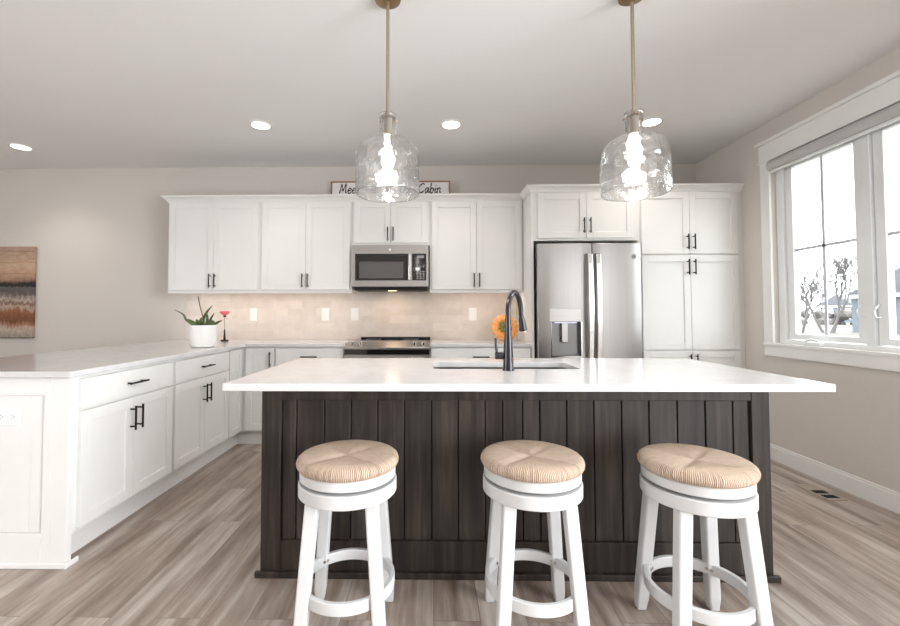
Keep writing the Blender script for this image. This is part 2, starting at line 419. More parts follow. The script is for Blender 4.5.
def crom(pts, n=6):
    P = [Vector(p) for p in pts]; out = []
    for i in range(len(P) - 1):
        p0 = P[max(i - 1, 0)]; p1 = P[i]; p2 = P[i + 1]; p3 = P[min(i + 2, len(P) - 1)]
        for k in range(n):
            t = k / n
            out.append(0.5 * ((2 * p1) + (p2 - p0) * t + (2 * p0 - 5 * p1 + 4 * p2 - p3) * t * t + (3 * p1 - p0 - 3 * p2 + p3) * t ** 3))
    out.append(P[-1]); return out

# ------------------------------------------------------------------ the room
YW, XR, ZC = 4.435, 2.745, 2.745
XL, YB = -6.2, -3.7
struct(MB().box(XL, XR, YB, YW, -0.12, 0).build('floor', 'floor'))
struct(MB().box(XL - 0.15, XR + 0.15, YB - 0.15, YW + 0.15, ZC, ZC + 0.12).build('ceiling', 'ceil'))
struct(MB().box(XL - 0.15, XR + 0.15, YW, YW + 0.15, 0, ZC).build('wall_back', 'wall'))
WY0, WY1, WZ0, WZ1 = 1.965, 3.46, 0.945, 2.42     # kitchen window opening
struct(MB().slab([(YB, 0), (YW, 0), (YW, ZC), (YB, ZC)],
                 [[(WY0, WZ0), (WY1, WZ0), (WY1, WZ1), (WY0, WZ1)], [(-1.6, 0.1), (0.6, 0.1), (0.6, 2.35), (-1.6, 2.35)]], XR, XR + 0.15, 'YZ').build('wall_right', 'wall'))  # second hole, out of view, is added to let in more light
struct(MB().slab([(YB, 0), (YW, 0), (YW, ZC), (YB, ZC)], [[(-1.8, 0.7), (0.6, 0.7), (0.6, 2.2), (-1.8, 2.2)]], XL - 0.15, XL, 'YZ').build('wall_left', 'wall'))  # opening added out of view to admit fill light
struct(MB().box(XL, XR, YB - 0.15, YB, 0, ZC).build('wall_rear', 'wall'))
# baseboards
struct(MB().box(XR - 0.015, XR, YB, 3.775, 0.0, 0.108).box(XR - 0.011, XR, YB, 3.775, 0.108, 0.126).build('baseboard_right', 'trim', bevel=0.003))
struct(MB().box(XL, -2.62, YW - 0.015, YW, 0.0, 0.108).box(XL, -2.62, YW - 0.011, YW, 0.108, 0.126).build('baseboard_back', 'trim', bevel=0.003))
# backsplash tile
struct(MB().box(-2.60, 0.872, YW - 0.010, YW, 0.9165, 1.42).build('trim_backsplash', 'tile'))

# window: casing, sill, apron (trim) and the unit itself
struct(MB().box(XR - 0.02, XR, WY1 - 0.005, WY1 + 0.085, 0.93, WZ1).box(XR - 0.02, XR, WY0 + 0.005, WY0 - 0.085, 0.93, WZ1)
       .box(XR - 0.024, XR, WY0 - 0.09, WY1 + 0.09, WZ1, 2.565).box(XR - 0.045, XR, WY0 - 0.105, WY1 + 0.105, 2.565, 2.59)
       .box(XR - 0.03, XR, WY0 - 0.095, WY1 + 0.095, WZ1 - 0.001, WZ1 + 0.014)
       .box(XR - 0.026, XR + 0.05, WY0 - 0.088, WY1 + 0.088, 0.922, 0.944).box(XR - 0.018, XR, WY0 - 0.085, WY1 + 0.085, 0.838, 0.922).build('trim_window', 'trim', bevel=0.002))
win = struct(MB().slab([(WY0, WZ0), (WY1, WZ0), (WY1, WZ1), (WY0, WZ1)],
                       [[(2.78, WZ0 + 0.03), (WY1 - 0.06, WZ0 + 0.03), (WY1 - 0.06, WZ1 - 0.03), (2.78, WZ1 - 0.03)],
                        [(WY0 + 0.10, WZ0 + 0.03), (2.725, WZ0 + 0.03), (2.725, WZ1 - 0.03), (WY0 + 0.10, WZ1 - 0.03)]], XR + 0.04, XR + 0.13, 'YZ').build('window_1', 'vinyl', bevel=0.002))
for a, b in ((2.785, WY1 - 0.065), (WY0 + 0.105, 2.72)):
    z0, z1 = WZ0 + 0.035, WZ1 - 0.035; f = 0.062
    sash = MB().slab([(a, z0), (b, z0), (b, z1), (a, z1)], [[(a + f, z0 + f * .7), (b - f, z0 + f * .7), (b - f, z1 - f), (a + f, z1 - f)]], XR + 0.06, XR + 0.105, 'YZ').build('sash', 'vinyl', win, bevel=0.003)
    MB().box(XR + 0.08, XR + 0.084, a + f - .005, b - f + .005, z0 + f * .7 - .005, z1 - f + .005).build('pane', 'pane', sash)
    ym = (a + b) / 2; zm = 1.672
    MB().box(XR + 0.072, XR + 0.079, ym - 0.011, ym + 0.011, z0 + f * .7, z1 - f).box(XR + 0.072, XR + 0.079, a + f, b - f, zm - 0.011, zm + 0.011).build('muntin', 'muntin', sash)
    # lock lever on the mullion side, crank below
    yl = a + 0.02 if a > 2.7 else b - 0.02
    MB().tube(crom([(XR + 0.055, yl, 1.24), (XR + 0.03, yl + 0.012, 1.20), (XR + 0.035, yl + 0.005, 1.155), (XR + 0.056, yl, 1.16)]), 0.006, 8).build('sash_lock', 'vinyl', win, smooth=True)
cr = MB().box(XR + 0.0, XR + 0.055, 3.07, 3.20, 0.946, 0.972).build('crank_base', 'vinyl', win, bevel=0.006)
MB().tube(crom([(XR + 0.0, 3.18, 0.975), (XR - 0.004, 3.13, 0.99), (XR - 0.002, 3.08, 0.982)]), 0.008, 8).build('crank_handle', 'vinyl', cr, smooth=True)

# ------------------------------------------------------------------ outdoors
struct(MB().box(3.2, 150, -40, 150, -0.6, -0.35).build('ground_outside', 'ground'))
def tree(x, y, h, seed, label):
    rnd = random.Random(seed); t = thing('bare_tree', label, 'tree', (x, y, -0.35), 'bare trees across the field')
    m = MB()
    def grow(p, d, L, r, lev):
        q = p + d * L; m.tube([p, p + d * L * .5 + Vector((rnd.uniform(-1, 1), rnd.uniform(-1, 1), 0)) * L * .06, q], [r, r * .85, r * .7], 5, cap=False)
        if lev == 0: return
        for k in range(3 if lev > 1 else 4):
            a = rnd.uniform(0, 2 * PI); sp = rnd.uniform(.3, .8)
            nd = (d + Vector((math.cos(a) * sp, math.sin(a) * sp, rnd.uniform(.1, .5)))).normalized()
            grow(p + d * L * rnd.uniform(.45, 1), nd, L * rnd.uniform(.6, .85), max(r * .62, .014), lev - 1)
    for k in range(3):
        a = k * 2.1 + rnd.random(); grow(Vector((x + .3 * math.cos(a), y + .3 * math.sin(a), -0.35)), Vector((math.cos(a) * .35, math.sin(a) * .35, 1)).normalized(), h * .29, h * .0115, 4)
    m.build('branches', 'bark', t)
tree(25.6, 30.2, 7.0, 3, 'bare winter tree at the left of the left window sash')
tree(30.6, 33.4, 9.0, 8, 'taller bare winter tree just right of the sash centre bar')
m = MB()
rnd = random.Random(4)
for k in range(150):
    u = k / 149
    m.sphere((40 + 46 * u + rnd.uniform(-1, 1), 60 - 12 * u + rnd.uniform(-1, 1), rnd.uniform(-.3, 1.1)), rnd.uniform(.4, 1.0), 1, (1, 1, .8))
tag(m.build('brush_row', 'hedge'), 'grey brown row of winter brush along the far field edge', 'hedge', kind='stuff')
def house(x, y, w, d, h, roof, label):
    t = thing('house', label, 'house', (x, y, -0.35))
    MB().box(x - w / 2, x + w / 2, y - d / 2, y + d / 2, -0.35, h).build('wall', 'siding', t)
    MB().hexa([(x - w / 2 - .3, y - d / 2 - .3, h), (x - w / 2 - .3, y + d / 2 + .3, h), (x - w / 2 - .3, y, h + roof)],
              [(x + w / 2 + .3, y - d / 2 - .3, h), (x + w / 2 + .3, y + d / 2 + .3, h), (x + w / 2 + .3, y, h + roof)]).build('roof', 'roofing', t)
    MB().box(x - w / 2 - .34, x - w / 2 - .30, y - d / 2 - .3, y + d / 2 + .3, h - .25, h).build('fascia', 'trim', t)
    for k in (-1, 1):
        MB().box(x - w / 2 - .06, x - w / 2 - .01, y + k * d / 4 - .9, y + k * d / 4 + .9, 0.2, 1.9).build('garage_door', 'trim', t, bevel=.02)
    for k in (-1, 0, 1): MB().box(x + k * w / 3.3 - .5, x + k * w / 3.3 + .5, y - d / 2 - .05, y - d / 2 - .01, .7, 1.9).build('window', 'glassgrey', t, bevel=.01)
house(38.0, 30.5, 9, 8, 2.6, 1.9, 'blue grey gabled house seen in the right window sash')
house(70, 71, 7, 6, 2.4, 1.8, 'small far grey house beyond the bare trees')

# ------------------------------------------------------------------ cabinet helpers
def mapper(face, plane):
    if face == '-Y': return lambda u, d, z: (u, plane - d, z)
    return lambda u, d, z: (plane + d, u, z)
def fbox(m, mp, u0, u1, d0, d1, z0, z1):
    a = mp(u0, d0, z0); b = mp(u1, d1, z1); m.box(a[0], b[0], a[1], b[1], a[2], b[2])
def shaker(mp, u0, u1, z0, z1, name, parent, d0=0.001, th=0.019, fw=0.057):
    m = MB(); fbox(m, mp, u0 + fw - .004, u1 - fw + .004, d0, d0 + th - .009, z0 + fw - .004, z1 - fw + .004)
    fbox(m, mp, u0, u0 + fw, d0, d0 + th, z0, z1); fbox(m, mp, u1 - fw, u1, d0, d0 + th, z0, z1)
    fbox(m, mp, u0 + fw, u1 - fw, d0, d0 + th, z0, z0 + fw); fbox(m, mp, u0 + fw, u1 - fw, d0, d0 + th, z1 - fw, z1)
    return m.build(name, 'cab', parent, bevel=0.0018)
def slabfront(mp, u0, u1, z0, z1, name, parent, d0=0.001, th=0.019):
    m = MB(); fbox(m, mp, u0, u1, d0, d0 + th, z0, z1); return m.build(name, 'cab', parent, bevel=0.002)
def pull(mp, parent, u, z, length=0.135, vert=True, d0=0.020, out=0.032, r=0.0058):
    m = MB(); h = length / 2; k = h * .72
    if vert:
        m.cyl(mp(u, d0 + out, z - h), mp(u, d0 + out, z + h), r, n=10)
        for s in (-1, 1): m.cyl(mp(u, d0 + .0005, z + s * k), mp(u, d0 + out, z + s * k), r * .85, n=8)
    else:
        m.cyl(mp(u - h, d0 + out, z), mp(u + h, d0 + out, z), r, n=10)
        for s in (-1, 1): m.cyl(mp(u + s * k, d0 + .0005, z), mp(u + s * k, d0 + out, z), r * .85, n=8)
    return m.build('handle', 'black', parent, auto=0.8)
def carcass(mp, u0, u1, depth, z0, z1, parent, name='cabinet_body', toe=None):
    m = MB(); fbox(m, mp, u0, u1, -depth, 0, z0, z1); m.build(name, 'cab', parent, bevel=0.001)
    if toe:
        m = MB(); fbox(m, mp, u0, u1, -depth, -toe, 0.0, z0 - .0005); m.build('toe_kick', 'cab', parent)
def door_pair(mp, u0, u1, z0, z1, parent, hz, gap=0.003, side=0.010, hlen=0.135, off=0.028):
    c = (u0 + u1) / 2
    for a, b, hu in ((u0 + side, c - gap / 2, c - off), (c + gap / 2, u1 - side, c + off)):
        d = shaker(mp, a, b, z0, z1, 'door', parent); pull(mp, d, hu, hz, hlen)

# upper cabinets on the back wall
YU = 4.11; mpU = mapper('-Y', YU)
def upper(u0, u1, z0, z1, hz, label, side=0.022):
    t = thing('upper_cabinet', label, 'cabinet', ((u0 + u1) / 2, YU + .16, z0), 'white upper cabinets')
    rail = z0 < 1.5
    carcass(mpU, u0 + .0005, u1 - .0005, YW - YU - .001, z0 + (.030 if rail else 0), z1, t)
    if rail: MB().box(u0 + .0005, u1 - .0005, YU, YU + .02, z0, z0 + .0295).build('light_rail', 'cab', t, bevel=.001)
    return t
UB, UT = 1.384, 2.30
t = upper(-2.604, -1.690, UB, UT, 0, 'white two-door upper cabinet at the far left end, above the potted plant')
door_pair(mpU, -2.604, -1.690, 1.416, 2.274, t, 1.505, side=.02, off=.026)
t = upper(-1.690, -0.790, UB, UT, 0, 'white two-door upper cabinet directly left of the microwave')
door_pair(mpU, -1.690, -0.790, 1.416, 2.274, t, 1.505, side=.02, off=.026)
t = upper(-0.790, -0.031, 1.846, UT, 0, 'short white two-door cabinet above the microwave')
door_pair(mpU, -0.790, -0.031, 1.872, 2.274, t, 1.955, side=.02, off=.026)
t = upper(-0.031, 0.874, UB, UT, 0, 'white two-door upper cabinet between microwave and refrigerator cabinet')
door_pair(mpU, -0.031, 0.874, 1.416, 2.274, t, 1.505, side=.02, off=.026)

def crown(name, label, u0, u1, y, z, ends, ywall, rise=0.072, proj=0.052):
    # cove section swept along the front with optional left return
    q = rise / .072; p_ = proj / .052; prof = [(a * p_, b * q) for a, b in [(0, 0), (.006, 0), (.010, .014), (.022, .034), (.040, .050), (.052, .056), (.052, .072), (0, .072)]]
    m = MB(); n = len(prof)
    path = []
    if ends[0] is not None: path.append(((u0, ends[0]), (-1, 0))); path.append(((u0, y), (-1, -1)))
    else: path.append(((u0, y), (0, -1)))
    if ends[1] is not None: path.append(((u1, y), (1, -1))); path.append(((u1, ends[1]), (1, 0)))
    else: path.append(((u1, y), (0, -1)))
    rings = [[m.bm.verts.new((p[0] + d[0] * o, p[1] + d[1] * o, z + h)) for o, h in prof] for p, d in path]
    for a, b in zip(rings, rings[1:]):
        for k in range(n): m.bm.faces.new((a[k], a[(k + 1) % n], b[(k + 1) % n], b[k]))
    m.bm.faces.new(rings[0]); m.bm.faces.new(rings[-1][::-1])
    o = m.build(name, 'cab'); rebase(o, ((u0 + u1) / 2, y, z)); return tag(o, label, 'crown moulding')
crown('crown_moulding', 'white crown moulding along the top of the upper cabinets', -2.606, 0.870, YU - .001, 2.2785, (YW - .002, None), YW, rise=.063)

# tall units: refrigerator cabinet + pantry
YT = 3.784; mpT = mapper('-Y', YT); FL, FR, TR, PR = 0.876, 1.838, 1.84, 2.744
TT = 2.30
t = thing('refrigerator_cabinet', 'white cabinet surround with two short doors over the refrigerator', 'cabinet', ((FL + FR) / 2, 4.1, 0))
MB().box(FL, FL + .022, YT, YW - .001, 0, TT).build('side_panel', 'cab', t, bevel=.001)
MB().box(FR - .019, FR, YT, YW - .001, 0, TT).build('side_panel', 'cab', t, bevel=.001)
MB().box(FL + .0225, FR - .0195, YT, YW - .001, 1.832, TT).build('cabinet_body', 'cab', t, bevel=.001)
c = 1.364
for a, b, hu in ((FL + .057, c - .0015, c - .028), (c + .0015, FR - .062, c + .028)):
    d = shaker(mpT, a, b, 1.853, 2.258, 'door', t); pull(mpT, d, hu, 1.962)
t = thing('pantry_cabinet', 'tall white pantry cabinet beside the refrigerator with three pairs of doors', 'cabinet', ((TR + PR) / 2, 4.1, 0))
m = MB(); m.box(TR, PR, YT, YW - .001, 0.10, TT); m.build('cabinet_body', 'cab', t, bevel=.001)
MB().box(TR, PR, YT + .075, YW - .001, 0, .0995).build('toe_kick', 'cab', t)
PD0, PD1 = TR + .008, 2.692
door_pair(mpT, PD0, PD1, 1.708, 2.258, t, 1.813, side=0, off=.028)
door_pair(mpT, PD0, PD1, 0.865, 1.694, t, 1.59, side=0, off=.028)
door_pair(mpT, PD0, PD1, 0.115, 0.851, t, 0.76, side=0, off=.028)
crown('crown_moulding', 'white crown moulding along the top of refrigerator and pantry cabinets', FL - .002, 2.744, YT - .001, 2.266, (YU - .06, None), YW, rise=.062, proj=.042)

# base cabinets, back run
YBC = 3.82; mpB = mapper('-Y', YBC); BZ = 0.8865
def base_unit(name, label, mp, u0, u1, depth, drawers=True, center=None):
    ref = mp((u0 + u1) / 2, -depth / 2, 0)
    t = thing(name, label, 'cabinet', ref)
    carcass(mp, u0 + .0005, u1 - .0005, depth, 0.125, BZ, t, toe=0.05); return t
def drawer(mp, u0, u1, z0, z1, t, plen=0.148):
    d = slabfront(mp, u0, u1, z0, z1, 'drawer', t); pull(mp, d, (u0 + u1) / 2, (z0 + z1) / 2, plen, False)
DP = YW - YBC - .001
t = base_unit('base_cabinet', 'narrow white single-door base cabinet in the left inside corner', mpB, -1.7335, -1.425, DP)
d = shaker(mpB, -1.688, -1.432, .14, .872, 'door', t); pull(mpB, d, -1.462, .775)
t = base_unit('base_cabinet', 'white base cabinet immediately left of the range', mpB, -1.425, -0.796, DP)
drawer(mpB, -1.415, -.806, .725, .872, t); door_pair(mpB, -1.425, -.796, .14, .715, t, .60)
t = base_unit('base_cabinet', 'white base cabinet between range and refrigerator panel', mpB, -0.026, 0.874, DP)
drawer(mpB, -.016, .864, .725, .872, t); door_pair(mpB, -.026, .874, .14, .715, t, .60)

# peninsula run (faces +X)
XF = -1.735; mpP = mapper('+X', XF); PDEP = 0.60
t = base_unit('base_cabinet', 'nearest white peninsula base cabinet, with one drawer over two doors', mpP, 2.012, 2.800, PDEP)
drawer(mpP, 2.058, 2.783, .722, .866, t); door_pair(mpP, 2.058, 2.783, .148, .708, t, .596, side=0, off=.029)
t = base_unit('base_cabinet', 'second white peninsula base cabinet, farther back beside the corner panel', mpP, 2.800, 3.562, PDEP)
drawer(mpP, 2.812, 3.548, .722, .866, t); door_pair(mpP, 2.812, 3.548, .148, .708, t, .596, side=0, off=.029)
t = base_unit('corner_panel', 'plain white filler panel at the far end of the peninsula', mpP, 3.562, 3.818, PDEP)
MB().box(-1.9, -1.7337, 3.8695, 3.90, 0, .1245).box(-1.85, -1.785, 3.8185, 3.869, 0, .1245).build('toe_kick', 'cab', t)
shaker(mpP, 3.57, 3.798, .14, .872, 'face_panel', t, fw=.05)
# end panel facing the camera
t = thing('end_panel', 'white framed end panel of the peninsula facing the camera', 'panel', (-2.03, 2.0, 0))
EX0, EX1, EY = -2.36, -1.712, 1.982
m = MB(); m.box(EX0 + .07, -1.835, EY + .012, 2.010, .12, .80); m.build('centre_panel', 'cab', t)
MB().box(EX0 + .08, -1.836, EY + .0095, EY + .0115, .16, .80).box(-2.30, -1.9005, EY + .008, EY + .0095, .16, .80).box(-1.8985, -1.84, EY + .008, EY + .0095, .16, .80).build('board', 'cab', t)
MB().box(-1.797, EX1, EY, 2.011, 0.0, BZ).box(-1.835, -1.797, EY, EY + .02, .0, BZ).build('stile', 'cab', t, bevel=.002)
MB().box(EX0, EX0 + .09, EY, 2.010, 0.0, BZ).build('stile', 'cab', t, bevel=.002)
MB().box(EX0 + .09, -1.835, EY, 2.010, .80, BZ).build('top_rail', 'cab', t, bevel=.002)
MB().box(EX0 + .09, -1.835, EY, 2.010, 0, .158).build('bottom_rail', 'cab', t, bevel=.002)
MB().box(EX0, EX1 + .010, EY - .010, EY - .0005, 0, .026).box(EX1 + .0005, EX1 + .010, EY - .014, 2.045, 0, .026).build('shoe_moulding', 'cab', t, bevel=.006)

# countertops
o = MB().slab([(-2.69, 1.951), (-1.686, 1.951), (-1.686, 3.785), (-0.794, 3.785), (-0.794, YW - .0105), (-2.69, YW - .0105)], [], .8875, .9156).build('countertop', 'quartz', bevel=.003)
tag(rebase(o, (-2.1, 3.2, .8875)), 'L-shaped white quartz countertop on the peninsula and left corner', 'countertop')
o = MB().slab([(-0.027, 3.785), (0.8745, 3.785), (0.8745, YW - .0105), (-0.027, YW - .0105)], [], .8875, .9156).build('countertop', 'quartz', bevel=.003)
tag(rebase(o, (.42, 4.1, .8875)), 'short white quartz countertop between range and refrigerator', 'countertop')

# ------------------------------------------------------------------ island
IX0, IX1, IY0, IY1 = -0.809, 1.507, 1.6204, 2.556
PX0, PX1, PY = -0.783, 1.507, 1.938
PX1 = 1.5045
t = thing('kitchen_island', 'dark stained wooden island with vertical planks, under the big white counter', 'island', (.36, 2.2, 0))
MB().box(PX0, -.694, PY, PY + .035, 0, BZ).build('stile', 'wood', t, bevel=.0015)
MB().box(1.4265, PX1, PY, PY + .035, 0, BZ).build('stile', 'wood', t, bevel=.0015)
MB().box(-.694, 1.4265, PY + .002, PY + .035, .79, BZ).build('top_rail', 'wood', t, bevel=.0015)
MB().box(-.694, 1.4265, PY + .002, PY + .035, 0.0, .158).build('bottom_rail', 'wood', t, bevel=.0015)
ed = [-.694, -.627, -.498, -.377, -.254, -.132, -.008, .113, .236, .315, .406, .484, .606, .729, .854, .977, 1.104, 1.229, 1.352, 1.426]
for a, b in zip(ed, ed[1:]):
    MB().box(a + .0026, b - .0026, PY + .014, PY + .030, .1585, .7895).build('plank', 'wood', t, bevel=.003)
MB().box(-.7, 1.43, PY + .0305, PY + .036, .15, .80).build('backing', 'dark', t)
MB().box(PX0 - .02, PX1 + .02, PY - .018, PY - .0005, 0, .028).build('base_moulding', 'wood', t, bevel=.004)
MB().box(PX0, PX0 + .02, PY + .0355, 2.50, 0, BZ).build('side_panel', 'wood', t)
MB().box(PX1 - .02, PX1, PY + .0355, 2.50, 0, BZ).build('side_panel', 'wood', t)
MB().box(PX0 + .0205, PX1 - .0205, 2.482, 2.50, .1, BZ).build('back_panel', 'wood', t)
MB().box(PX0 + .0205, PX1 - .0205, 2.40, 2.42, 0, .0995).build('toe_kick', 'wood', t)

SX0, SX1, SY0, SY1 = 0.0, 0.715, 2.062, 2.36
def rrect(x0, x1, y0, y1, r, n=6):
    p = []
    for cx, cy, a0 in ((x1 - r, y0 + r, -90), (x1 - r, y1 - r, 0), (x0 + r, y1 - r, 90), (x0 + r, y0 + r, 180)):
        for k in range(n + 1):
            a = math.radians(a0 + 90 * k / n); p.append((cx + r * math.cos(a), cy + r * math.sin(a)))
    return p
o = MB().slab([(IX0, IY0), (IX1, IY0), (IX1, IY1), (IX0, IY1)], [rrect(SX0, SX1, SY0, SY1, .04)], .887, .9156).build('island_countertop', 'quartz', bevel=.003)
tag(rebase(o, (.35, 2.09, .887)), 'large white quartz island countertop with undermount sink cutout', 'countertop')
t = thing('sink', 'undermount steel sink basin set into the white island counter', 'sink', (.4, 2.21, .66))
g = .006
m = MB(); m.slab(rrect(SX0 - .02, SX1 + .02, SY0 - .02, SY1 + .02, .05), [rrect(SX0 - .003, SX1 + .003, SY0 - .003, SY1 + .003, .04)], .66, .8865)
m.build('basin', 'steelsink', t, bevel=.002)
m = MB(); m.slab(rrect(SX0 - .0035, SX1 + .0035, SY0 - .0035, SY1 + .0035, .04), [], .655, .662); m.build('basin_floor', 'steelsink', t)
MB().lathe([(0, .004), (.038, .004), (.045, .0), (.0, .0)], 24, (.4, 2.22, .6625)).build('drain', 'chrome', t, smooth=True)

# faucet
fx, fy = .354, 2.010; z0 = .9162
t = thing('faucet', 'tall dark gunmetal gooseneck faucet on the island', 'faucet', (fx, fy, z0))
MB().lathe([(0, 0), (.0275, 0), (.0275, .006), (.025, .012), (.0235, .05), (.0225, .09), (.0185, .15), (.0145, .20), (.0135, .24), (.0130, .262), (0, .262)], 28, (fx, fy, z0)).build('body', 'gun', t, auto=.6)
dv = Vector((.092, .150, 0)); arc = []
for k in range(15):
    a = PI * k / 14; arc.append(Vector((fx, fy, z0 + .2625)) + dv * (.5 - .5 * math.cos(a)) + Vector((0, 0, .108 * math.sin(a))))
arc += [arc[-1] + Vector((0.002, .002, -.010))]
MB().tube(arc, .0125, 16).build('spout', 'gun', t, auto=.8)
p0 = arc[-1] + Vector((0, 0, -.0005)); p1 = p0 + Vector((.012, .010, -.072))
sp = MB().tube([p0, p0.lerp(p1, .25), p1], [.0135, .0165, .0205], 20).build('spray_head', 'gun', t, auto=.6)
MB().tube([p1 + Vector((0, 0, -.0005)), p1 + Vector((0, 0, -.006))], [.018, .017], 20).build('spray_nozzle', 'chrome', sp, auto=.6)
hb = MB().cyl((fx - .0245, fy, z0 + .068), (fx - .062, fy, z0 + .068), .0165, .0165, 20).build('handle_hub', 'gun', t, auto=.6, bevel=.002)
MB().tube([(fx - .054, fy, z0 + .0848), (fx - .057, fy, z0 + .105), (fx - .060, fy - .002, z0 + .152)], [.0065, .006, .005], 12).build('lever', 'gun', hb, auto=.8)

# ------------------------------------------------------------------ refrigerator
fx0, fx1, fc = .912, 1.812, 1.388; fyd = 3.70
t = thing('refrigerator', 'stainless french-door refrigerator with water dispenser', 'refrigerator', ((fx0 + fx1) / 2, 4.05, 0))
MB().box(fx0 + .006, fx1 - .006, fyd + .062, 4.40, 0.02, 1.79).build('fridge_body', 'steel', t, bevel=.004)
def fridge_door(name, x0, x1, z0, z1, hole=None, bow=.010):
    # gently bowed door skin; optional dispenser recess
    m = MB(); n = 10
    xs = sorted(set([x0 + (x1 - x0) * k / n for k in range(n + 1)] + ([hole[0], hole[1]] if hole else [])))
    zs = sorted(set([z0, z1] + ([hole[2], hole[3]] if hole else [])))
    def fy(x): u = (x - x0) / (x1 - x0) * 2 - 1; return fyd + bow * abs(u) ** 4
    g = {}
    for i, x in enumerate(xs):
        for j, z in enumerate(zs): g[i, j] = m.bm.verts.new((x, fy(x), z))
    for i in range(len(xs) - 1):
        for j in range(len(zs) - 1):
            if hole and xs[i] >= hole[0] - 1e-6 and xs[i + 1] <= hole[1] + 1e-6 and zs[j] >= hole[2] - 1e-6 and zs[j + 1] <= hole[3] + 1e-6: continue
            m.bm.faces.new((g[i, j], g[i + 1, j], g[i + 1, j + 1], g[i, j + 1]))
    es = [e for e in m.bm.edges if len(e.link_faces) == 1]
    r = bmesh.ops.extrude_edge_only(m.bm, edges=es)
    for v in r['geom']:
        if isinstance(v, bmesh.types.BMVert): v.co.y = fyd + .058
    bk = [m.bm.verts.new(p) for p in ((x0, fyd + .058, z0), (x1, fyd + .058, z0), (x1, fyd + .058, z1), (x0, fyd + .058, z1))]
    m.bm.faces.new(bk)
    return m.build(name, 'steel', t, auto=.5, bevel=.003)
ld = fridge_door('door', fx0, fc - .003, .725, 1.795, (1.030, 1.282, .812, 1.108))
rd = fridge_door('door', fc + .003, fx1, .725, 1.795)
fd = fridge_door('freezer_drawer', fx0, fx1, .06, .715)
MB().box(fx0 + .02, fx1 - .02, fyd + .07, 4.3, 0, .0195).build('base_grille', 'dark', t)
# dispenser
MB().box(1.032, 1.280, fyd + .050, fyd + .057, .814, 1.106).build('dispenser_back', 'steelsink', ld)
MB().box(1.010, 1.284, fyd - .004, fyd - .0005, 1.112, 1.226).build('dispenser_control', 'steelx', ld, bevel=.003)
MB().box(1.022, 1.030, fyd - .003, fyd + .0, .81, 1.11).box(1.282, 1.290, fyd - .003, fyd, .81, 1.11).box(1.022, 1.290, fyd - .003, fyd, .804, .812).build('dispenser_trim', 'chrome', ld)
MB().box(1.118, 1.172, fyd + .012, fyd + .040, .93, 1.100).build('dispenser_paddle', 'steelx', ld, bevel=.006)
MB().box(1.06, 1.25, fyd + .016, fyd + .026, 1.1005, 1.1055).build('dispenser_lamp', 'displight', ld)
MB().box(1.04, 1.272, fyd + .002, fyd + .048, .8135, .820).build('drip_tray', 'steelsink', ld, bevel=.001)
MB().cyl((1.746, fyd - .0035, 1.677), (1.746, fyd + .001, 1.677), .0195, n=24).build('round_badge', 'chrome', rd, auto=.5)
m = MB(); m.tube([(1.746 + .013 * math.cos(a * PI / 12), fyd - .0042, 1.677 + .013 * math.sin(a * PI / 12)) for a in range(25)], .0015, 6)
m.tube(crom([(1.740, fyd - .0042, 1.681), (1.737, fyd - .0042, 1.675), (1.743, fyd - .0042, 1.671), (1.746, fyd - .0042, 1.678), (1.752, fyd - .0042, 1.681), (1.749, fyd - .0042, 1.672), (1.755, fyd - .0042, 1.673)]), .0013, 6)
m.build('badge_mark', 'button', rd)
for x, dd in ((fc - .035, ld), (fc + .035, rd)):
    pts = [(x, fyd - .001, 1.70), (x, fyd - .04, 1.695)] + [(x, fyd - .042 - .022 * math.sin(PI * k / 12), 1.69 - .88 * k / 12) for k in range(1, 12)] + [(x, fyd - .04, .80), (x, fyd - .001, .795)]
    MB().strip(pts, .040, .012, (1, 0, 0)).build('handle', 'steelhandle', dd, bevel=.003)
MB().strip([(fx0 + .06, fyd - .001, .66), (fx0 + .06, fyd - .05, .66), (fx0 + .4, fyd - .06, .66), (fx1 - .06, fyd - .05, .66), (fx1 - .06, fyd - .001, .66)], .03, .012, (0, 0, 1)).build('handle', 'steelhandle', fd)

# ------------------------------------------------------------------ microwave (mounted under the short cabinet)
t = thing('microwave', 'stainless over-the-range microwave with black glass door', 'microwave', (-.41, 4.23, 1.437))
mx0, mx1, my = -.7755, -.0445, 4.035; mz0, mz1 = 1.440, 1.8445
MB().box(mx0, mx1, my + .022, YW - .0115, mz0 + .012, mz1).build('case', 'steelx', t, bevel=.003)
dr = MB().box(mx0, mx1, my, my + .0215, mz0, 1.833).build('door_face', 'steelx', t, bevel=.004)
def fpx(x): return (x - 433.06) / 105.1
gx0, gx1, gz0, gz1 = fpx(354.7), fpx(408.4), 1.500, 1.758
MB().box(gx0, gx1, my - .003, my - .0005, gz0, gz1).build('door_glass', 'glassblack', dr, bevel=.002)
MB().box(fpx(359), fpx(403.3), my - .0045, my - .0035, 1.522, 1.680).build('window_mesh', 'glassgrey', dr)
MB().box(fpx(412.0), fpx(426.3), my - .003, my - .0005, gz0, gz1).build('control_panel', 'glassblack', dr, bevel=.002)
m = MB()
for r in range(4):
    for c_ in range(3): m.box(fpx(416.6 + c_ * 3.0), fpx(418.4 + c_ * 3.0), my - .0042, my - .0034, 1.512 + r * .022, 1.525 + r * .022)
m.box(fpx(417), fpx(424), my - .0042, my - .0034, 1.715, 1.738)
for c_ in range(3): m.box(fpx(416.6 + c_ * 3.0), fpx(418.4 + c_ * 3.0), my - .0042, my - .0034, 1.625, 1.64)
m.build('keypad', 'button', dr)
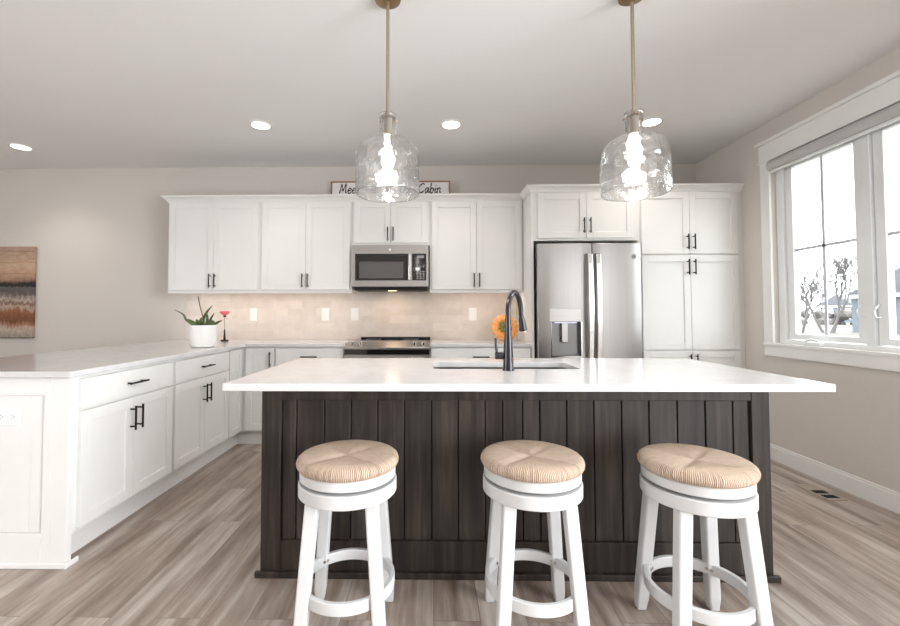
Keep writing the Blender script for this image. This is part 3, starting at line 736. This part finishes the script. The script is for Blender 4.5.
MB().strip([(fpx(410.2), my - .001, 1.75), (fpx(410.2), my - .035, 1.748), (fpx(410.2), my - .04, 1.63), (fpx(410.2), my - .035, 1.502), (fpx(410.2), my - .001, 1.50)], .026, .012, (1, 0, 0)).build('handle', 'steelhandle', dr, bevel=.003)
MB().cyl((fpx(389.8), my - .003, 1.797), (fpx(389.8), my + .001, 1.797), .012, n=24).build('round_badge', 'steelhandle', dr)
v = MB().hexa([(mx0 + .02, my + .05, mz0 - .030), (mx1 - .02, my + .05, mz0 - .030), (mx1 - .02, my + .30, mz0 - .030), (mx0 + .02, my + .30, mz0 - .030)], [(mx0 + .01, my + .0225, mz0 + .0115), (mx1 - .01, my + .0225, mz0 + .0115), (mx1 - .01, my + .32, mz0 + .0115), (mx0 + .01, my + .32, mz0 + .0115)]).build('vent_grille', 'dark', t)
MB().box(-.44, -.36, my + .10, my + .15, mz0 - .0325, mz0 - .0303).build('task_lamp', 'hoodlight', v)

# ------------------------------------------------------------------ range
t = thing('range', 'stainless slide-in range with black glass top and four front knobs', 'stove', (-.41, 4.1, 0))
rx0, rx1 = -.7925, -.0285
MB().box(rx0 + .003, rx1 - .003, 3.80, YW - .03, .09, .900).build('oven_body', 'steel', t, bevel=.003)
MB().box(rx0 + .03, rx1 - .03, 3.84, 4.3, 0, .0895).build('plinth', 'dark', t)
MB().box(rx0, rx1, 3.90, YW - .012, .9175, .926).build('cooktop', 'glassblack', t, bevel=.002)
MB().box(rx0 + .05, rx1 - .002, YW - .085, YW - .013, .9265, .945).build('rear_vent_trim', 'glassblack', t, bevel=.004)
for bx, by, r in ((-.62, 4.05, .10), (-.22, 4.05, .085), (-.6, 4.28, .075), (-.22, 4.28, .075)):
    MB().lathe([(r - .004, 0), (r, 0), (r, .0006), (r - .004, .0006)], 40, (bx, by, .9262), closed=True).build('burner_ring', 'button', t)
cp = MB().hexa([(rx0, 3.755, .866), (rx0, 3.755, .886), (rx0, 3.899, .9265), (rx0, 3.899, .866)], [(rx1, 3.755, .866), (rx1, 3.755, .886), (rx1, 3.899, .9265), (rx1, 3.899, .866)]).build('control_panel', 'steelx', t, bevel=.003)
nrm = Vector((0, -.27, .963)).normalized()
for px in (351.5, 360.5, 414.3, 423.3):
    x = (px - 433.06) / 111.2; p = Vector((x, 3.822, .906)) + nrm * .001
    k = MB().tube([p, p + nrm * .012, p + nrm * .022], [.024, .022, .020], 20).build('knob', 'chrome', cp, auto=.5)
    MB().tube([p + nrm * .0225 + Vector((0, -.002, 0)), p + nrm * .03 + Vector((0, -.002, 0))], [.010, .008], 10).build('knob_grip', 'chrome', k, auto=.5)
MB().box(-.50, -.32, 3.80, 3.85, .9035, .9045).build('display', 'glassblack', cp) if False else None
od = MB().box(rx0 + .002, rx1 - .002, 3.762, 3.799, .255, .8655).build('oven_door', 'steelx', t, bevel=.004)
MB().box(rx0 + .004, rx1 - .004, 3.7585, 3.7615, .82, .864).build('door_top_band', 'glassblack', od)
MB().box(rx0 + .08, rx1 - .08, 3.7585, 3.7615, .36, .70).build('door_window', 'glassblack', od)
MB().tube([(rx0 + .05, 3.7615, .79), (rx0 + .05, 3.72, .79), (rx1 - .05, 3.72, .79), (rx1 - .05, 3.7615, .79)], .010, 12).build('handle', 'steelhandle', od, auto=.8)
MB().box(rx0 + .002, rx1 - .002, 3.762, 3.799, .095, .25).build('storage_drawer', 'steelx', t, bevel=.004)

# ------------------------------------------------------------------ recessed ceiling lights
CANS = [(-3.837, 3.837, 'recessed ceiling light at the far left, above the painting'), (-1.421, 3.43, 'recessed ceiling light left of the left pendant'),
        (0.151, 3.449, 'recessed ceiling light between the two pendants'), (1.779, 3.436, 'recessed ceiling light partly behind the right pendant')]
root = None
for x, y, lab in CANS:
    if root is None:
        root = thing('recessed_light', lab, 'ceiling light', (x, y, ZC - .012), 'recessed ceiling lights')
        MB().lathe([(.070, .011), (.070, .004), (.076, 0), (.088, .004), (.092, .0115)], 40, (x, y, ZC - .012)).build('trim_ring', 'trim', root, smooth=True)
        MB().lathe([(0, .006), (.0695, .006), (.0695, .010), (0, .010)], 40, (x, y, ZC - .012)).build('lens', 'can', root)
    else: dup(root, (x, y, ZC - .012), label=lab)
for x, y in [(a, b) for a, b, c in CANS] + [(-3.6, .8), (-1.4, .2), (1.6, .2), (-3.4, -1.8), (.2, -1.9)]:  # spots after CANS are added fill, unseen and without fixtures
    d = bpy.data.lights.new('can_and_fill_spot', 'SPOT'); d.energy = LIGHT_P * (1 if y > 3 else 1.0); d.spot_size = math.radians(125); d.spot_blend = .8; d.shadow_soft_size = .07; d.color = (1, .93, .85)
    o = bpy.data.objects.new('can_and_fill_spot', d); COL.objects.link(o); o.location = (x, y, ZC - .03)

# under-cabinet LED strips
root = None
for x0, x1, lab in ((-2.55, -.85, 'long warm LED strip under the left upper cabinets'), (.02, .83, 'short warm LED strip under the upper cabinet right of the microwave')):
    o = MB().box(x0, x1, YU + .028, YU + .045, UB + .020, UB + .0295).build('light_strip', 'strip')
    tag(rebase(o, ((x0 + x1) / 2, YU + .036, UB + .0295)), lab, 'light strip', 'under-cabinet light strips')
    area('under_cabinet_lamp', ((x0 + x1) / 2, YU + .036, UB + .016), (0, 0, 0), x1 - x0, .02, STRIP_P * (x1 - x0), (1, .86, .74))
area('microwave_lamp', (-.40, my + .125, mz0 - .036), (0, 0, 0), .12, .05, 1.0, (1, .74, .48))

# ------------------------------------------------------------------ pendants
def pendant(x, y, label, rot=0):
    t = thing('pendant_light', label, 'pendant light', (x, y, ZC - .001), 'glass pendant lights over the island')
    zc = ZC - .001
    MB().lathe([(0, 0), (.064, 0), (.066, -.006), (.062, -.024), (.045, -.032), (.012, -.036), (.010, -.052), (0, -.052)], 36, (x, y, zc)).build('canopy', 'brass', t, auto=.6)
    MB().cyl((x, y, zc - .0525), (x, y, 2.1645), .0085, n=14).build('rod', 'rod', t, auto=.8)
    sk = MB().lathe([(0, 2.1640), (.012, 2.1640), (.014, 2.1490), (.030, 2.1460), (.030, 2.1360), (.020, 2.1320), (.020, 2.0640), (.022, 2.0240), (.019, 1.9960), (0, 1.9960)], 28, (x, y, 0)).build('socket', 'socket', t, auto=.6)
    for k in range(3):
        a = 2 * PI * k / 3 + .5
        MB().tube([(x + .028 * math.cos(a), y + .028 * math.sin(a), 2.1270), (x + .050 * math.cos(a), y + .050 * math.sin(a), 2.1270)], .004, 10).build('thumb_screw', 'brass', sk)
    MB().lathe([(0, 1.9955), (.013, 1.9955), (.015, 1.9790), (.020, 1.956), (.0265, 1.9280), (.027, 1.9120), (.023, 1.8900), (.013, 1.8790), (0, 1.8760)], 24, (x, y, 0)).build('bulb', 'bulb', t, smooth=True)
    outer = [(.044, 2.1440), (.040, 2.1360), (.0395, 2.0640), (.043, 2.0420), (.060, 2.0300), (.095, 2.0190), (.126, 2.0000), (.146, 1.9700), (.1535, 1.9290), (.1545, 1.864), (.155, 1.784), (.1525, 1.7590)]
    outer = [(p.x, p.z) for p in crom([(a, 0, b) for a, b in outer], 3)]
    th = .0045; inner = []
    for i, (r, z) in enumerate(outer):
        a = Vector(outer[min(i + 1, len(outer) - 1)]) - Vector(outer[max(i - 1, 0)]); n = Vector((a.y, -a.x)).normalized()
        inner.append((r + n.x * th, z + n.y * th))
    m = MB(); m.lathe(outer + inner[::-1], 72, (x, y, 0), closed=True)
    rnd = random.Random(int(x * 100)); from mathutils import noise as mn
    for v in m.bm.verts:
        d = Vector((v.co.x - x, v.co.y - y, 0)); L = d.length
        f = max(0, min(1, (L - .05) / .06))
        nz = mn.noise(Vector((v.co.x * 16, v.co.y * 16, v.co.z * 14))) * .0062 * f
        v.co += d.normalized() * nz + Vector((0, 0, nz * .6))
    m.build('glass_shade', 'glass', t, smooth=True)
    d = bpy.data.lights.new('pendant_lamp', 'SPOT'); d.spot_size = math.radians(172); d.spot_blend = .35; d.energy = PEND_P; d.shadow_soft_size = .035; d.color = (1, .98, .95)
    o = bpy.data.objects.new('pendant_lamp', d); COL.objects.link(o); o.location = (x, y, 1.8290)
    return t
pendant(-.219, 2.03, 'left clear glass pendant on a brass rod, in front of the wooden sign')
pendant(.970, 2.03, 'right clear glass pendant on a brass rod, in front of the refrigerator cabinet')

# ------------------------------------------------------------------ stools
def stool(loc, rot, label):
    t = thing('bar_stool', label, 'stool', (0, 0, 0), 'white swivel stools along the island')
    # legs
    for sx, sy in ((-1, -1), (1, -1), (1, 1), (-1, 1)):
        m = MB(); a = Vector((sx * .144, sy * .144, 0)); b = Vector((sx * .107, sy * .107, .5075))
        def quad(p, h, z): return [(p.x - h, p.y - h, z), (p.x + h, p.y - h, z), (p.x + h, p.y + h, z), (p.x - h, p.y + h, z)]
        m.hexa(quad(a, .0195, 0), quad(a.lerp(b, .12), .0225, .5075 * .12)); 
        m.bm.free(); m.bm = bmesh.new()
        q = [quad(a, .0175, 0), quad(a.lerp(b, .10), .0225, .052), quad(b, .0238, .5075)]
        vs = [[m.bm.verts.new(p) for p in k] for k in q]
        for u, w in zip(vs, vs[1:]):
            for k in range(4): m.bm.faces.new((u[k], u[(k + 1) % 4], w[(k + 1) % 4], w[k]))
        m.bm.faces.new(vs[0][::-1]); m.bm.faces.new(vs[-1])
        m.build('leg', 'stoolwhite', t, bevel=.007, seg=3)
    rg = MB().lathe([(.160, .152), (.178, .152), (.178, .194), (.160, .194)], 64, closed=True).build('foot_ring', 'stoolwhite', t, bevel=.003, auto=.6)
    m = MB()
    for sx, sy in ((-1, -1), (1, -1), (1, 1), (-1, 1)):
        a0 = math.atan2(sy, sx)
        for k in (-.05, .05):
            d = Vector((math.cos(a0 + k), math.sin(a0 + k), 0)); m.cyl(d * .161 + Vector((0, 0, .173)), d * .156 + Vector((0, 0, .173)), .006, n=10)
    m.build('bolts', 'chrome', rg)
    MB().lathe([(0, 0.5080), (.181, 0.5080), (.185, 0.5120), (.185, 0.5520), (.181, 0.5560), (0, 0.5560)], 64).build('apron_ring', 'stoolwhite', t, auto=.6)
    MB().lathe([(0, 0.5565), (.06, 0.5565), (.06, 0.5665), (0, 0.5665)], 32).build('swivel_plate', 'black', t, auto=.6)
    MB().lathe([(0, 0.5670), (.176, 0.5670), (.181, 0.5710), (.181, 0.5990), (.177, 0.6030), (0, 0.6030)], 64).build('seat_base', 'stoolwhite', t, auto=.6)
    # rush seat: radial grid with four pillowed wedges
    m = MB(); n = 128
    prof = [(.178, .0), (.186, .004), (.192, .014), (.193, .024), (.189, .034), (.181, .041), (.170, .0445), (.14, .046), (.11, .046), (.08, .045), (.05, .044), (.025, .043)]
    rings = []
    for r, z in prof:
        ring = []
        for k in range(n):
            a = 2 * PI * k / n; dd = abs(((a - PI / 4) % (PI / 2)) - 0) ; dd = min(dd, PI / 2 - dd) * r
            dip = .007 * math.exp(-(dd / .016) ** 2) * (1 if z > .03 else 0) * max(0, 1 - (r / .19) ** 2.5)
            fr = 1 + (.004 * math.sin(a * 31 + r * 40) * math.sin(a * 17) if z < .036 else 0)
            ring.append(m.bm.verts.new((r * math.cos(a) * fr, r * math.sin(a) * fr, 0.6035 + z - dip)))
        rings.append(ring)
    for u, w in zip(rings, rings[1:]):
        for k in range(n): m.bm.faces.new((u[k], u[(k + 1) % n], w[(k + 1) % n], w[k]))
    c = m.bm.verts.new((0, 0, 0.6035 + .034))
    for k in range(n): m.bm.faces.new((rings[-1][k], rings[-1][(k + 1) % n], c))
    m.bm.faces.new(rings[0][::-1])
    m.build('rush_seat', 'rush', t, smooth=True)
    t.location = loc; t.rotation_euler = (0, 0, rot); return t
s1 = stool((-.327, 1.645, 0), 0.0, 'leftmost of the three white stools with a rush seat, before the island')
dup(s1, (.376, 1.65, 0), math.radians(1), 'middle one of the three white rush-seat stools, in front of the faucet')
dup(s1, (.973, 1.612, 0), math.radians(-0.5), 'rightmost of the three white stools with rush seat, nearest the floor vent')

# ------------------------------------------------------------------ decor
# sign above the cabinets
sgx0, sgx1, sgz0, sgz1 = -1.065, .180, 2.352, 2.565; sy = 4.372
t = thing('wooden_sign', 'long white sign with handwritten black words in a thin wood frame, above the cabinets', 'sign', ((sgx0 + sgx1) / 2, sy, sgz0 - .0505))
MB().box(sgx0 + .012, sgx1 - .012, sy + .004, sy + .018, sgz0 - .038, sgz1 - .012).build('board', 'sign', t)
MB().slab([(sgx0, sgz0 - .05), (sgx1, sgz0 - .05), (sgx1, sgz1), (sgx0, sgz1)], [[(sgx0 + .0125, sgz0 - .0385), (sgx1 - .0125, sgz0 - .0385), (sgx1 - .0125, sgz1 - .0125), (sgx0 + .0125, sgz1 - .0125)]], sy - .006, sy + .020, 'XZ').build('frame', 'frame_wood', t, bevel=.001)
GL = {
 'M': (1.65, [[(0, 0), (.15, 1.0), (.3, 1.9)], [(.3, 1.9), (.5, 1.0), (.65, .45)], [(.65, .45), (.9, 1.2), (1.2, 1.95)], [(1.2, 1.95), (1.22, .9), (1.32, .1), (1.5, .15)]]),
 'e': (.95, [[(.08, .5), (.55, .6), (.75, .85), (.5, 1.05), (.15, .75), (.12, .3), (.4, .0), (.9, .3)]]),
 't': (.85, [[(.4, 1.7), (.3, .9), (.28, .2), (.5, 0), (.75, .25)], [(0, 1.15), (.4, 1.18), (.8, 1.22)]]),
 'm': (1.45, [[(.05, 1.0), (.06, .5), (.05, 0)], [(.05, .5), (.3, 1.0), (.5, .85), (.52, .0)], [(.52, .5), (.8, 1.0), (1.0, .85), (1.02, .15), (1.3, .15)]]),
 'a': (1.1, [[(.75, .9), (.45, 1.05), (.1, .6), (.2, .05), (.5, .15), (.75, .9)], [(.75, .95), (.74, .2), (1.05, .15)]]),
 'h': (1.0, [[(.1, 2.0), (.08, 1), (.05, 0)], [(.06, .5), (.35, 1.0), (.6, .8), (.6, .15), (.9, .15)]]),
 'C': (1.35, [[(1.15, 1.65), (.85, 1.95), (.3, 1.5), (.08, .7), (.45, .02), (1.15, .4)]]),
 'b': (1.0, [[(.12, 2.0), (.1, 1.0), (.06, .1)], [(.08, .55), (.4, 1.05), (.75, .6), (.45, 0), (.06, .12)]]),
 'i': (.5, [[(.12, 1.0), (.1, .3), (.2, .05), (.42, .2)], [(.14, 1.42), (.17, 1.5)]]),
 'n': (1.0, [[(.05, 1.0), (.06, .5), (.04, 0)], [(.05, .5), (.35, 1.05), (.6, .8), (.6, .15), (.9, .2)]]),
 ' ': (.75, [])}
tw = sum(GL[c][0] for c in 'Meet me at the Cabin'); wid = (sgx1 - .09) - (sgx0 + .09); sc = wid / tw * .9; gap_ = .75 + (tw * .1 / .9) / 4; x = sgx0 + .09; zb = sgz0 + .088; hz = .052
for ch in 'Meet me at the Cabin':
    m = MB()
    for st in GL[ch][1]:
        pts = crom([(x + (a + .12 * b) * sc, sy + .0025, zb + b * hz) for a, b in st], 5)
        m.tube(pts, [.0052 + .0016 * math.sin(k * .9) for k in range(len(pts))], 6)
    x += (gap_ if ch == ' ' else GL[ch][0]) * sc
    if ch != ' ': m.build('letter', 'ink', t)

# painting
px0, px1 = -5.10, -4.222
t = thing('painting', 'abstract rust and black landscape canvas on the left back wall', 'painting', ((px0 + px1) / 2, YW - .02, .931))
MB().box(px0, px1, YW - .038, YW - .0055, .937, 1.90).build('canvas', 'painting', t, bevel=.002)
MB().box(px0 + .004, px1 - .004, YW - .036, YW - .001, .931, .9365).box(px0 + .01, px1 - .01, YW - .005, YW - .001, .94, 1.89).build('backing_frame', 'dark', t)

# outlets and switches
root = None
for px, lab in ((253, 'white switch plate on the tile, nearest the pink flower'), (325.5, 'white switch plate on tile under the cabinet left of the microwave'),
                (354.7, 'white switch plate on tile behind the left end of the range'), (472.6, 'white switch plate on tile right of the range')):
    x = (px - 433.1) / 95.55; loc = (x, YW - .0105, 1.177)
    if root is None:
        root = thing('switch_plate', lab, 'switch plate', loc, 'white plates on the backsplash')
        MB().box(x - .040, x + .040, YW - .0165, YW - .0105, 1.177 - .066, 1.177 + .066).build('cover_plate', 'plastic', root, bevel=.002)
        MB().box(x - .017, x + .017, YW - .0195, YW - .017, 1.177 - .034, 1.177 + .034).build('rocker', 'plastic', root, bevel=.001)
    else: dup(root, loc, label=lab)
t = thing('power_outlet', 'white double power outlet on the peninsula end panel', 'outlet', (-2.007, EY + .0075, .699))
MB().box(-2.072, -1.950, EY + .0015, EY + .0075, .659, .739).build('cover_plate', 'plastic', t, bevel=.002)
for cx in (-2.038, -1.984):
    r = MB().lathe([(0, 0), (.017, 0), (.017, .002), (0, .002)], 24).build('receptacle', 'plastic', t)
    r.data.transform(Matrix.Translation(Vector((cx, EY + .001, .699)) - ORI[t.name]) @ Matrix.Rotation(PI / 2, 4, 'X'))
    m = MB(); m.box(cx - .007, cx + .000, EY - .0016, EY - .0011, .704, .706).box(cx - .007, cx, EY - .0016, EY - .0011, .691, .693).cyl((cx + .008, EY - .0016, .699), (cx + .008, EY - .0011, .699), .0025, n=10)
    m.build('slots', 'dark', r)

# potted plant
pc = Vector((-1.858, 3.405, .9160))
t = thing('potted_orchid', 'white ceramic pot of strappy green leaves on the peninsula corner', 'plant', pc)
MB().lathe([(0, 0), (.080, 0), (.090, .006), (.099, .035), (.103, .08), (.105, .12), (.106, .15), (.107, .168), (.107, .178), (.101, .178), (.100, .165), (0, .160)], 40, pc).build('pot', 'pot', t, auto=.7)
MB().lathe([(0, .163), (.05, .167), (.0985, .1655), (.0985, .1615), (0, .1605)], 24, pc).build('soil', 'soil', t, smooth=True)
def leafmesh(pts, w, side, mat, name='leaf', th=.003):
    P = crom([pc + Vector(p) for p in pts], 5); n = len(P)
    ws = [max(.003, w * math.sin(PI * min(.96, .12 + .88 * k / (n - 1))) ** .7) for k in range(n)]
    MB().strip(P, ws, th, side).build(name, mat, t, bevel=.0008)
leafmesh([(-.02, 0, .165), (-.08, -.02, .185), (-.13, -.02, .22), (-.17, 0, .265), (-.245, .01, .30)], .022, (.3, .9, .3), 'darkleaf')
leafmesh([(-.01, -.02, .165), (-.06, -.04, .19), (-.105, -.05, .225)], .040, (.35, .5, .8), 'leaf')
leafmesh([(.0, .01, .165), (-.005, .01, .23), (.03, .0, .29), (.075, -.01, .335)], .020, (.9, .3, -.2), 'darkleaf')
leafmesh([(.03, .01, .165), (.055, .0, .22), (.085, 0, .275)], .018, (.9, .3, -.2), 'darkleaf')
leafmesh([(.02, -.01, .165), (.03, 0, .22), (.022, 0, .285)], .022, (1, .2, 0), 'leaf')
leafmesh([(.02, -.02, .165), (.07, -.04, .19), (.115, -.05, .205)], .055, (-.2, .3, .9), 'leaf')
leafmesh([(.03, -.02, .165), (.09, -.01, .185), (.15, 0, .215)], .028, (-.3, .5, .8), 'leaf')
leafmesh([(-.02, -.03, .165), (-.025, -.04, .20), (-.035, -.04, .225)], .034, (1, 0, 0), 'leaf')
leafmesh([(0.0, -.03, .165), (.005, -.05, .20), (.01, -.05, .24)], .038, (1, 0, 0), 'leaf')
MB().tube(crom([pc + Vector(p) for p in ((-.01, .02, .165), (-.02, .02, .25), (-.045, .02, .34), (-.058, .02, .41))]), .0045, 8).build('flower_stem', 'stem', t, smooth=True)

# pink flower on a thin stand
fc_ = Vector((-2.03, 4.10, .9160))
t = thing('flower_ornament', 'pink blossom on a thin stem with dark cross-shaped base, beside the pot', 'ornament', fc_)
MB().tube([fc_ + Vector((0, 0, .016)), fc_ + Vector((0, 0, .06)), fc_ + Vector((0, 0, .115))], [.012, .009, .006], 12).build('stem_socket', 'iron', t, smooth=True)
MB().box(fc_.x - .035, fc_.x + .035, fc_.y - .008, fc_.y + .008, fc_.z, fc_.z + .015).box(fc_.x - .008, fc_.x + .008, fc_.y - .035, fc_.y - .008, fc_.z, fc_.z + .015).box(fc_.x - .008, fc_.x + .008, fc_.y + .008, fc_.y + .035, fc_.z, fc_.z + .015).build('base', 'iron', t, bevel=.002)
MB().tube([fc_ + Vector((0, 0, .1155)), fc_ + Vector((-.004, 0, .24))], .0035, 8).build('stem', 'wire', t)
MB().lathe([(0, .236), (.010, .238), (.016, .246), (.006, .252), (0, .252)], 14, fc_).build('calyx', 'iron', t, smooth=True)
for ring, (rr, hh, tilt, cnt) in enumerate(((.018, .262, 1.2, 5), (.032, .272, .9, 7), (.044, .270, .6, 8))):
    for k in range(cnt):
        a = 2 * PI * k / cnt + ring * .5; d = Vector((math.cos(a), math.sin(a), 0)); s = Vector((-math.sin(a), math.cos(a), 0))
        P = crom([fc_ + Vector((0, 0, .252)) + d * .004, fc_ + Vector((0, 0, hh)) + d * rr * .7, fc_ + Vector((0, 0, hh + .018 * tilt + .008)) + d * rr * 1.15], 4)
        MB().strip(P, [.012 + .022 * math.sin(PI * min(.9, i / (len(P) - 1))) for i in range(len(P))], .002, s).build('petal', 'pink', t)
for k in range(3):
    a = k * 2.1 + 3.4; d = Vector((math.cos(a), math.sin(a), -.25))
    MB().strip([fc_ + Vector((0, 0, .236)), fc_ + Vector((0, 0, .232)) + d * .02, fc_ + Vector((0, 0, .226)) + d * .042], [.006, .016, .006], .002, (-math.sin(a), math.cos(a), 0)).build('sepal', 'bloompale', t)

# orange floral disc leaning against the backsplash
wc = Vector((.700, 4.15, 1.0455))
t = thing('floral_wreath', 'round orange petalled flower wreath with green centre, standing on the back counter behind the faucet', 'wreath', (.700, 4.15, .916))
rnd = random.Random(2)
def wp(r, a, d): return wc + Vector((r * math.cos(a), d + .28 * r * math.sin(a), r * math.sin(a) * .96))
for k in range(16):
    a = 2 * PI * k / 16 + .1; P = crom([wp(.045, a, .0), wp(.085, a, -.018), wp(.115, a, -.010), wp(.132, a, .006)], 4)
    sd = wp(.1, a + .2, 0) - wp(.1, a - .2, 0)
    MB().strip(P, [.018 + .030 * math.sin(PI * min(.93, .15 + .85 * i / (len(P) - 1))) for i in range(len(P))], .006, sd).build('petal', 'orange', t, bevel=.001)
MB().tube([wc + Vector((0, .03, .05)), wc + Vector((0, .13, -.1290))], .005, 8).build('easel_leg', 'iron', t)
m = MB(); m.tube([wp(.075, 2 * PI * k / 32, .012) for k in range(33)], .014, 10); m.build('ring_back', 'orange', t)
m = MB()
for k in range(30):
    a = rnd.uniform(0, 2 * PI); r = .058 * math.sqrt(rnd.random()); m.sphere(wp(r, a, -.018 + rnd.uniform(-.008, .004)), .012, 1)
m.build('centre', 'green', t)

# roller blind
t = thing('roller_blind', 'rolled-up grey blind in a cassette at the top of the window', 'blind', (XR, 2.69, WZ1 - .001))
def prism(y0, y1, name, mat, prof, bevel=.0):
    m = MB(); m.hexa([(XR + a, y0, b) for a, b in prof], [(XR + a, y1, b) for a, b in prof]); return m.build(name, mat, t, bevel=bevel)
cas = [(.038, 2.418), (-.008, 2.418), (-.030, 2.408), (-.040, 2.385), (-.038, 2.352), (-.028, 2.338), (.038, 2.338)]
prism(1.97, 3.452, 'cassette', 'blind', cas)
prism(1.975, 3.445, 'hem_bar', 'vinyl', [(.004, 2.3375), (-.012, 2.3375), (-.012, 2.318), (.004, 2.318)], .002)

# floor register
vx0, vx1, vy0, vy1 = 2.490, 2.612, 2.755, 3.005
t = thing('floor_vent', 'beige floor register near the right wall baseboard', 'vent', ((vx0 + vx1) / 2, (vy0 + vy1) / 2, .0005))
MB().slab([(vx0, vy0), (vx1, vy0), (vx1, vy1), (vx0, vy1)], [[(vx0 + .014, vy0 + .025 + k * .0715), (vx1 - .014, vy0 + .025 + k * .0715), (vx1 - .014, vy0 + .025 + k * .0715 + .057), (vx0 + .014, vy0 + .025 + k * .0715 + .057)] for k in range(3)], .0005, .006).build('frame', 'vent', t, bevel=.0015)
MB().box(vx0 + .01, vx1 - .01, vy0 + .02, vy0 + .163, .0005, .0012).build('opening', 'dark', t)
MB().box(vx0 + .013, vx1 - .013, vy0 + .1645, vy1 - .024, .0005, .004).build('damper', 'vent', t, bevel=.001)
m = MB()
for k in range(2):
    for j in range(4):
        x = vx0 + .030 + j * .018; m.box(x, x + .003, vy0 + .0255 + k * .0715, vy0 + .0815 + k * .0715, .0013, .0045)
m.build('louvre', 'iron', t)
